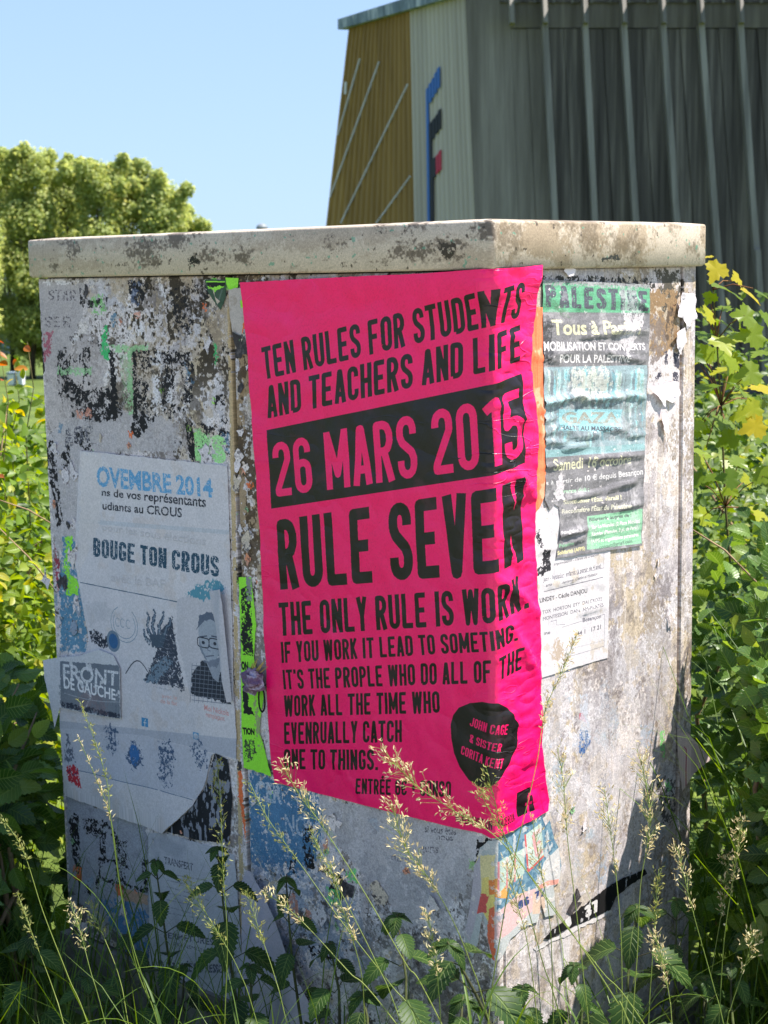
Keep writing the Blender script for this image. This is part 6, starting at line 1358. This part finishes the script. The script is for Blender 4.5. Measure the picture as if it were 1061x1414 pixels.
S_ = [  # tip -> foot in the photograph, depth at tip, depth at foot, label, head share, count, spread, green
 ([(388, 1052), (415, 1100), (445, 1140), (505, 1235), (560, 1330), (610, 1414)], 1.95, 1.9, 'oat-grass head over the lower left corner of the pink poster', .32, 70, .022, 0),
 ([(526, 1032), (570, 1080), (620, 1115), (690, 1160), (770, 1260), (850, 1380), (880, 1440)], 1.9, 1.85, 'longest pale oat-grass head slanting across the foot of the pink poster', .34, 120, .024, 0),
 ([(540, 1105), (560, 1170), (590, 1210), (620, 1260), (650, 1330), (680, 1430)], 1.95, 1.95, 'bushy oat-grass head just below the poster\'s word CONSO', .42, 120, .024, 0),
 ([(455, 1190), (468, 1240), (485, 1290), (500, 1350), (505, 1430)], 2.0, 2.0, 'upright head below the letters NOUS', .5, 60, .02, 0),
 ([(362, 1232), (385, 1245), (420, 1275), (480, 1340), (560, 1430)], 2.0, 1.9, 'bright head nodding in front of the hanging pale sheet', .3, 40, .014, 0),
 ([(797, 876), (775, 930), (755, 975), (748, 1010), (740, 1060), (712, 1180), (690, 1300), (672, 1430)], 2.1, 1.95, 'tallest stalk crossing the right edge of the pink poster', .26, 90, .010, 0),
 ([(672, 1062), (682, 1100), (692, 1140), (722, 1230), (750, 1330), (780, 1430)], 1.95, 1.95, 'green-tipped head in front of the black oval', .35, 45, .016, 1),
 ([(880, 1035), (892, 1080), (898, 1140), (885, 1220), (880, 1320), (872, 1440)], 2.15, 2.05, 'dense straw head in the light before the side face, left of the nettle', .38, 110, .026, 0),
 ([(770, 1035), (778, 1080), (784, 1160), (795, 1250), (805, 1340), (815, 1440)], 2.1, 2.0, 'thin stalk with pale florets right of the pink poster\'s foot', .3, 60, .022, 0),
 ([(935, 1170), (945, 1210), (960, 1270), (985, 1360), (1005, 1440)], 2.2, 2.1, 'straw head before the rear flange', .35, 60, .02, 0),
 ([(110, 968), (130, 1020), (148, 1080), (153, 1130), (172, 1260), (200, 1360), (225, 1440)], 2.35, 2.2, 'green spike before the grey logo sheet', .3, 50, .006, 1),
 ([(108, 1018), (135, 1080), (153, 1130), (168, 1230), (190, 1340), (230, 1440)], 2.35, 2.25, 'brown thin spike leaning left of the green spike', .3, 40, .005, 0),
 ([(-6, 1120), (30, 1170), (60, 1260), (95, 1350), (130, 1440)], 2.2, 2.1, 'spike entering from the left edge of the photo', .25, 40, .006, 1),
 ([(25, 1235), (45, 1290), (75, 1370), (95, 1440)], 2.3, 2.2, 'dark spike low in the left corner', .4, 40, .006, 1),
 ([(98, 1250), (112, 1290), (125, 1340), (150, 1430)], 2.2, 2.1, 'loose small head in the lower left shade', .4, 50, .018, 0),
 ([(125, 1250), (142, 1290), (165, 1350), (180, 1430)], 2.3, 2.2, 'second loose head right of the small one in the lower left', .3, 30, .014, 1),
 ([(300, 1050), (305, 1120), (308, 1200), (314, 1300), (310, 1430)], 2.3, 2.25, 'straight brown stalk over the black bill remnant', .5, 70, .016, 1),
 ([(345, 1080), (370, 1130), (420, 1200), (470, 1270), (540, 1360), (600, 1440)], 2.2, 2.05, 'thin shaded stalk across the scraped blue bill', .3, 40, .016, 1),
 ([(255, 1215), (290, 1270), (330, 1340), (360, 1430)], 2.3, 2.2, 'fine head beside the nettle with the black remnant behind', .5, 60, .02, 1),
 ([(655, 1080), (700, 1160), (760, 1250), (830, 1340), (900, 1430)], 2.0, 1.95, 'long diagonal stalk over the torn colourful poster', .2, 30, .012, 1),
 ([(1008, 1180), (1000, 1240), (985, 1330), (970, 1440)], 2.4, 2.3, 'pale head among the right brambles', .35, 50, .022, 0),
 ([(1040, 1290), (1030, 1330), (1010, 1390), (1000, 1440)], 2.2, 2.15, 'bleached head low at the right edge of the photo', .4, 50, .02, 0),
 ([(735, 1130), (745, 1190), (760, 1280), (765, 1430)], 2.05, 2.0, 'small stalk below the social media square', .35, 40, .018, 0),
 ([(910, 1200), (905, 1260), (900, 1340), (895, 1430)], 2.15, 2.1, 'short green head behind the dense straw head', .35, 40, .016, 1),
 ([(835, 1090), (842, 1140), (850, 1200), (858, 1300), (860, 1440)], 2.1, 2.0, 'fine pale head between the thin stalk and the dense straw head', .35, 60, .02, 0),
 ([(700, 1190), (712, 1240), (730, 1310), (745, 1440)], 1.98, 1.95, 'pale head in front of the torn colourful poster', .4, 60, .018, 0),
 ([(905, 1290), (915, 1330), (925, 1380), (930, 1440)], 2.05, 2.0, 'bright low head at the foot of the side face', .5, 50, .018, 0),
 ([(590, 1260), (600, 1310), (606, 1370), (610, 1440)], 1.9, 1.9, 'low bright head at the bottom middle', .5, 50, .016, 0),
 ([(1025, 1130), (1015, 1200), (1000, 1300), (992, 1440)], 2.25, 2.2, 'pale head highest among the right brambles', .3, 50, .018, 0),
 ([(430, 1150), (470, 1230), (520, 1330), (560, 1430)], 2.1, 2.0, 'faint thin head between the two pale left heads', .25, 30, .014, 1),
 ([(340, 1230), (360, 1290), (380, 1350), (400, 1430)], 2.2, 2.1, 'brown hanging head left of the pale sheet', .4, 50, .014, 1),
]
for i, (px, Ya, Yb_, lab, hd, dn, spd, gr_) in enumerate(S_):
    stalk(px, Ya, Yb_, lab, 300 + i, hd, dn, spd, .0066, bool(gr_), blades=2)
# the mass of grass round the foot
r = random.Random(31)
def clump_mesh(name, N, region, hmin, hmax, wmin, wmax, seed, mat):
    r = random.Random(seed); V, Fc, va = [], [], []
    for i in range(N):
        p = region(r)
        if p is None: continue
        a = r.uniform(0, 6.28); d = Vector((math.cos(a), math.sin(a), 0)); L = r.uniform(hmin, hmax); w = r.uniform(wmin, wmax); side = Vector((-d.y, d.x, 0)); q = Vector(p); dirn = (d * r.uniform(.05, .4) + Vector((0, 0, 1))).normalized(); n = 5; b = len(V); vv = r.random(); bd = r.uniform(.1, .55)
        for k in range(n + 1):
            t = k / n; ww = w * (1 - t) ** .8; V += [q - side * ww / 2, q + side * ww / 2]; va += [vv, vv]; dirn = (dirn + d * bd * t - Vector((0, 0, bd * .9 * t))).normalized(); q = q + dirn * L / n
        for k in range(n): Fc.append((b + 2 * k, b + 2 * k + 1, b + 2 * k + 3, b + 2 * k + 2))
    me = mesh(name, V, Fc, True); a = me.attributes.new('var', 'FLOAT', 'POINT'); a.data.foreach_set('value', va); o = link(name, me, mat); return o
def free(p):
    q = Vector((p[0], p[1], 0)) - Vector(CC); ul, ur = q.dot(Vector(DL)), q.dot(Vector(DR)); return not (-.02 < ul < CW + .02 and -.02 < ur < CD + .02)
def reg(r):
    for _ in range(8):
        p = (r.uniform(-1.5, 1.3), r.uniform(1.7, 3.2), 0)
        if free(p): return p
g1 = clump_mesh('long_grass', 2300, reg, .25, .58, .0025, .006, 41, G_blade); tag(g1, 'tangle of long green grass blades round the foot of the cabinet', 'grass', kind='stuff')
def reg2(r): 
    y = 2 + 10 * r.random() ** 1.5; return (r.uniform(-1, 1) * (1 + y * .5), y, ground_z(0, y)) if True else None
def reg3(r):
    for _ in range(8):
        p = reg2(r)
        if free(p): return p
def reg4(r): return (r.uniform(.6, .82), r.uniform(2.3, 2.62), 0)
g3 = clump_mesh('tall_grass_tuft', 60, reg4, .75, 1.05, .004, .008, 43, G_blade); tag(g3, 'tall grass tuft just past the right edge, shading the foot of the side face', 'grass', kind='stuff')
g2 = clump_mesh('meadow_grass', 7000, reg3, .08, .28, .003, .008, 42, G_blade); tag(g2, 'short meadow grass between the shrubs', 'grass', kind='stuff')
# thin dry canes in the left and right growth
for x0, y0, x1, y1, Y, lab in [(130, 760, -30, 680, 3.7, 'dry pale cane crossing the left shrub'), (130, 870, -30, 700, 3.6, 'second dry cane, lower in the left shrub'), (960, 735, 1061, 820, 2.95, 'brown cane arching over the right bramble')]:
    a, b = atY(x0 - 20, y0 - 14, Y), atY(x1, y1, Y); c = a.lerp(b, .5) + Vector((0, 0, .015)); f = Vector((b.x, b.y + .05, 0))
    o = MB().tube([a, c, b, b.lerp(f, .4), f], [.0012, .002, .0022, .0028, .003], 5).build('dry_cane', M_twig, None, True); tag(o, lab, 'cane', 'dry bramble canes')

# ------------------------------------------------------------------ trees across the lawn
LM_tree = leafmat('poplar_foliage', (120, 138, 74), (174, 184, 116), yellow=(190, 192, 126), trans=.5, veins=False, rough=.6)
T_cl = ([Vector((0, 0, 0)), Vector((.42, .5, .12)), Vector((0, 1, -.12)), Vector((-.42, .45, .12))], [(0, 1, 2), (0, 2, 3)], [(0, 0), (1, .5), (0, 1), (-1, .5)])
def tree(px, ytop_, wpx, Y, label, seed, trunk_px=None, N=34000):
    r = random.Random(seed); base = atY(trunk_px or px, 520, Y); base.z = ground_z(base.x, Y); topz = atY(px, ytop_, Y).z; cx = atY(px, 300, Y).x; k = Y / FPX
    root = empty('lawn_tree', base); tag(root, label, 'tree', 'row of trees across the lawn')
    tz = base.z + 2.0; m = MB(); m.tube([base, Vector((base.x + .05, Y, base.z + 1.2)), Vector((cx, Y, tz + .8)), Vector((cx, Y, topz - 2.5))], [.17, .14, .12, .04], 8)
    for q in range(5):
        a = r.uniform(0, 6.28); s = Vector((cx, Y, tz + r.uniform(0, 2.5))); m.tube([s, s + Vector((math.cos(a) * .9, math.sin(a) * .9, 1.3)), s + Vector((math.cos(a) * 1.3, math.sin(a) * 1.3, 2.6))], [.07, .05, .02], 5)
    m.build('trunk', M_bark, root, True)
    lob = []; W_ = wpx * k * .62
    for q in range(60):
        t = r.random(); z = base.z + 1.5 + (topz - base.z - 2.3) * t; rad = W_ * (1 - .75 * max(0, t - .45) / .55) * r.uniform(.5, 1); a = r.uniform(0, 6.28); lob.append((Vector((cx + math.cos(a) * rad * .8, Y + math.sin(a) * rad * .8, z)), r.uniform(.5, .95)))
    for q in range(16): lob.append((Vector((cx + r.uniform(-.8, .8) * W_, Y + r.uniform(-.8, .5), topz - r.uniform(.15, 1.8))), r.uniform(.18, .42)))
    pl = []
    for q in range(N):
        c, s = r.choice(lob); d = rdir(r, .15); p = c + Vector((d.x * s, d.y * s, d.z * s * 1.15)) * (.45 + .65 * r.random()); p.z = min(p.z, topz + .2 * r.random()); pl.append((basis((d + rdir(r, .6) * .8).normalized(), rdir(r, -.1), r.uniform(.10, .21)), p, r.random()))
    mass('crown', T_cl, pl, LM_tree, root)
for i, (px, yt, w, Y, lab, tp) in enumerate([(-52, 205, 110, 78, 'tree cut by the left edge of the photo, at the end of the row', None), (8, 212, 92, 82, 'tree whose thin trunk stands nearest the left edge', 18), (44, 200, 84, 80, 'tree with the tallest ragged top in the row', 45), (92, 214, 90, 84, 'tree rising right of the tallest top', None),
        (135, 212, 92, 80, 'broad tree in the middle of the row', None), (182, 222, 84, 82, 'tree with a notch on its right side', None), (224, 238, 78, 80, 'pointed tree second from the right end of the row', None), (258, 284, 62, 82, 'lowest, rightmost tree of the row', None)]):
    tree(px, yt, w, Y, lab, 700 + i, tp)
# low building, bins and the lamp
M_far = noisemat('blue_grey_render', (112, 130, 146), (132, 148, 162), scale=.5); M_bin = noisemat('pale_plastic', (205, 208, 214), (222, 224, 228), scale=2); M_glass = noisemat('dark_window', (40, 52, 64), (54, 66, 78), scale=1, rough=.2); M_lamp = noisemat('grey_lamp_metal', (110, 116, 122), (140, 146, 150), scale=6, rough=.5)
z0 = ground_z(0, 112); bl = empty('low_building', (-20, 112, z0)); tag(bl, 'long low blue-grey building beyond the tree trunks', 'building'); bl['kind'] = 'thing'
MB().box((-20, 114, z0 + 1.9), (30, 4, 3.8)).build('wall', M_far, bl); MB().box((-20, 114, z0 + 3.95), (30.6, 4.6, .3)).build('roof', M_lamp, bl)
for k in range(9): MB().box((-33 + 3.2 * k, 111.96, z0 + 2.1), (1.6, .1, 1.3)).build('window', M_glass, bl)
for i, (x, w, h, lab) in enumerate([(16.5, .30, .55, 'squat white bin between the two left tree trunks'), (29.5, .22, .75, 'slim white bin beside the right trunk')]):
    b = atY(x, 517, 70); b.z = ground_z(b.x, b.y); e = empty('white_bin', b); tag(e, lab, 'bin', 'white bins across the lawn')
    m = MB(); m.hexa([(b.x + sx * w * .42, b.y + sy * .25, b.z + .08) for sx, sy in ((-1, -1), (1, -1), (1, 1), (-1, 1))] + [(b.x + sx * w * .5, b.y + sy * .3, b.z + h) for sx, sy in ((-1, -1), (1, -1), (1, 1), (-1, 1))]); m.build('bin_body', M_bin, e)
    MB().box((b.x, b.y, b.z + h + .04), (w * 1.06, .66, .07)).build('bin_lid', M_far, e); MB().tube([(b.x - w * .35, b.y + .2, b.z + .08), (b.x + w * .35, b.y + .2, b.z + .08)], .08, 8).build('wheels', M_lamp, e)
c = atY(362, 316, 30); gz = ground_z(c.x, c.y); e = empty('street_lamp', (c.x, c.y, gz)); tag(e, 'grey street lamp whose domed head peeps over the lid', 'street lamp')
MB().tube([(c.x, c.y, gz), (c.x, c.y, c.z - .12)], [.06, .04], 10).build('pole', M_lamp, e, True)
V, Fc = [], []
for j in range(6):
    a = j / 5 * math.pi / 2
    for k in range(14): V.append((c.x + math.cos(k / 14 * 6.283) * .11 * math.cos(a), c.y + math.sin(k / 14 * 6.283) * .11 * math.cos(a), c.z + .0 + .10 * math.sin(a)))
for j in range(5):
    for k in range(14): Fc.append((j * 14 + k, j * 14 + (k + 1) % 14, (j + 1) * 14 + (k + 1) % 14, (j + 1) * 14 + k))
Fc.append(tuple(range(14))[::-1]); link('lamp_head', mesh('lamp_head', V, Fc, True), M_lamp, e)
MB().tube([(c.x, c.y, c.z - .12), (c.x, c.y, c.z - .002)], [.05, .085], 10).build('lamp_collar', M_lamp, e, True)
